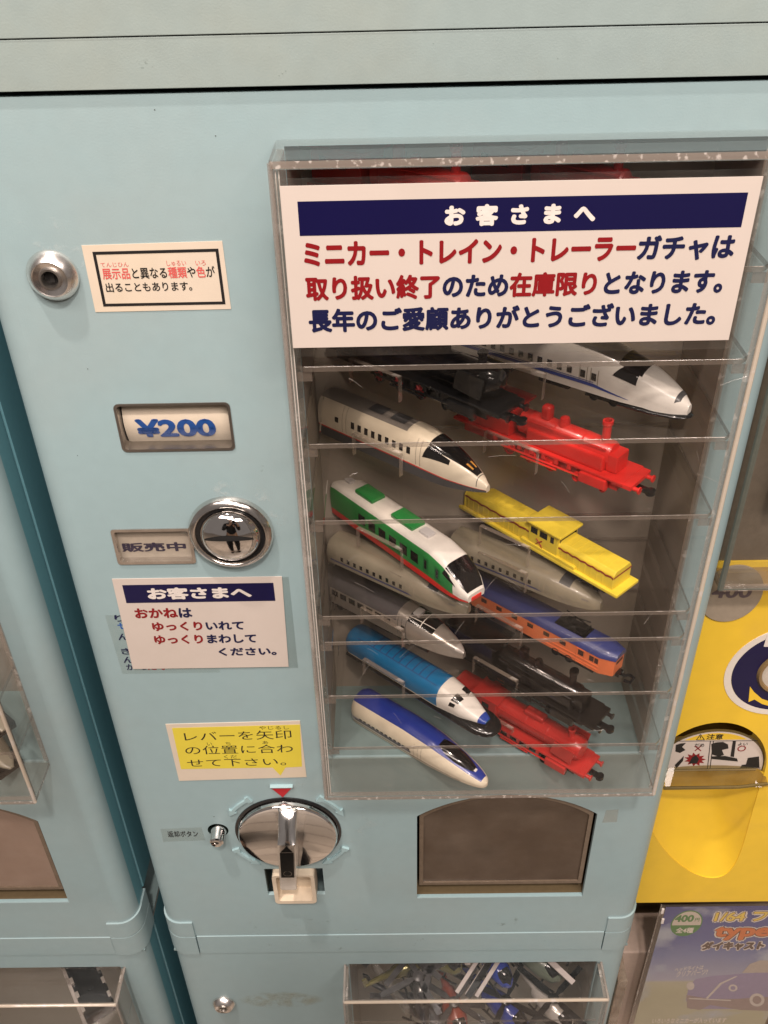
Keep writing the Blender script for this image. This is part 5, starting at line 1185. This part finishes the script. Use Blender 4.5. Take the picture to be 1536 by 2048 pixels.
for s_ in (-1, 1):
    chain([(X0 + s_ * 90, Y0, 860), (X0 + s_ * 105, Y0 + 15, 480), (X0 + s_ * 110, Y0 - 10, 110), (X0 + s_ * 118, Y0 + 90, 40), (X0 + s_ * 124, Y0 + 160, 32)], [88, 58, 42, 40, 34], 0)
    wr = chain([(X0 + s_ * 185, Y0, 1390), (X0 + s_ * 225, Y0 + 40, 1130), (HX + s_ * 100, Y0 + 250, 1270)], [55, 42, 28], chest)
    palm = chain([(HX + s_ * 74, Y0 + 300, 1310)], [(30, 18)], wr)
    for k, (dz, ln) in enumerate(((30, 44), (14, 48), (-2, 44), (-18, 36))):
        b0 = (HX + s_ * 66, Y0 + 318, 1316 + dz)
        chain([b0, (b0[0] - s_ * 4, b0[1] + ln * .6, b0[2] + 6), (b0[0] - s_ * 22, b0[1] + ln * .75, b0[2] + 10)], [9, 8.5, 7], palm)
    chain([(HX + s_ * 55, Y0 + 296, 1330), (HX + s_ * 40, Y0 + 302, 1350), (HX + s_ * 26, Y0 + 312, 1360)], [11, 10, 8], palm)
skin_mesh('body', V, E_, RR, skin_c, per)
V, E_, RR = [], [], []
chain([(X0, Y0, 930)], [(162, 118)]); ch = chain([(X0, Y0, 1100), (X0, Y0 + 5, 1280), (X0, Y0, 1400), (X0, Y0 + 4, 1440)], [(148, 112), (170, 120), (125, 88), (60, 58)], 0)
for s_ in (-1, 1): chain([(X0 + s_ * 185, Y0, 1392), (X0 + s_ * 227, Y0 + 38, 1128), (HX + s_ * 112, Y0 + 232, 1258)], [66, 54, 40], ch - 1)
skin_mesh('jacket', V, E_, RR, cloth_b, per)
V, E_, RR = [], [], []
chain([(X0, Y0, 960)], [(155, 112)])
for s_ in (-1, 1): chain([(X0 + s_ * 92, Y0, 850), (X0 + s_ * 106, Y0 + 14, 480), (X0 + s_ * 111, Y0 - 10, 90)], [98, 70, 58], 0)
skin_mesh('trousers', V, E_, RR, cloth_t, per)
for s_ in (-1, 1):
    V, E_, RR = [], [], []
    chain([(X0 + s_ * 110, Y0 - 30, 45), (X0 + s_ * 118, Y0 + 90, 42), (X0 + s_ * 125, Y0 + 185, 36)], [(46, 44), (50, 42), (40, 32)]); skin_mesh('shoe', V, E_, RR, cloth_b, per)
V, E_, RR = [], [], []
chain([(X0, Y0 - 20, 1560), (X0, Y0 - 8, 1640), (X0, Y0 + 14, 1690)], [(74, 60), (80, 84), (56, 66)]); skin_mesh('hair', V, E_, RR, hair_m, per)
ph = empty('phone', (168, -368, 1380), 0, 'black phone held up in both hands', 'phone')
pb_ = MB(); M_ = Matrix.Translation((0, 0, 0)) @ Matrix.Rotation(-R_(36), 4, 'X'); pb_.box(-39, 39, -4, 4, -80, 38, rot=M_); pb_.build('case', [MATS['gloss_black']], ph, bevel=2)

# more toys crowding the lower case
heli((172, 14, 670.2), .5, 0, pm('toy_brass_olive', (.20, .18, .07), .15, coat=.5, metal=.5), 'brassy olive toy helicopter at the left of the lower case, tail towards the middle', dk_bl, .75, 4, 22, ra=.4)
heli((292, 34, 670.2), -2.0, 0, pm('toy_pale_silver_body', (.5, .47, .44), .2, .4, metal=.3), 'pale silver toy helicopter in the back right corner of the lower case', grey_bl, .7, 3, 18, ra=1.2)
heli((205, -6, 640.2), -1.3, 0, pm('toy_red_brown', (.25, .05, .03)), 'red-brown toy helicopter low in the middle of the lower case', dk_bl, .9, 4, 26, ra=.7)
heli((280, -4, 640.2), -.9, 0, pm('toy_pale_silver_body', (.5, .47, .44)), 'pale silver toy helicopter low at the right of the lower case', blk_p, .9, 4, 26, ra=.1)

# fine scratches in the face of the case
random.seed(11); sc_ = MB()
for k in range(26):
    x, z = random.uniform(132, 300), random.uniform(945, 1205); a = random.uniform(-1.2, 1.2); l = random.uniform(3, 16)
    sc_.tube([(x, -28.05, z), (x + l * .5 * math.cos(a), -28.05, z + l * .5 * math.sin(a) + .4), (x + l * math.cos(a), -28.05, z + l * math.sin(a))], .045, 4)
o = sc_.build('scratches', [acr_spark], case, smooth=0); o['kind'] = 'stuff'
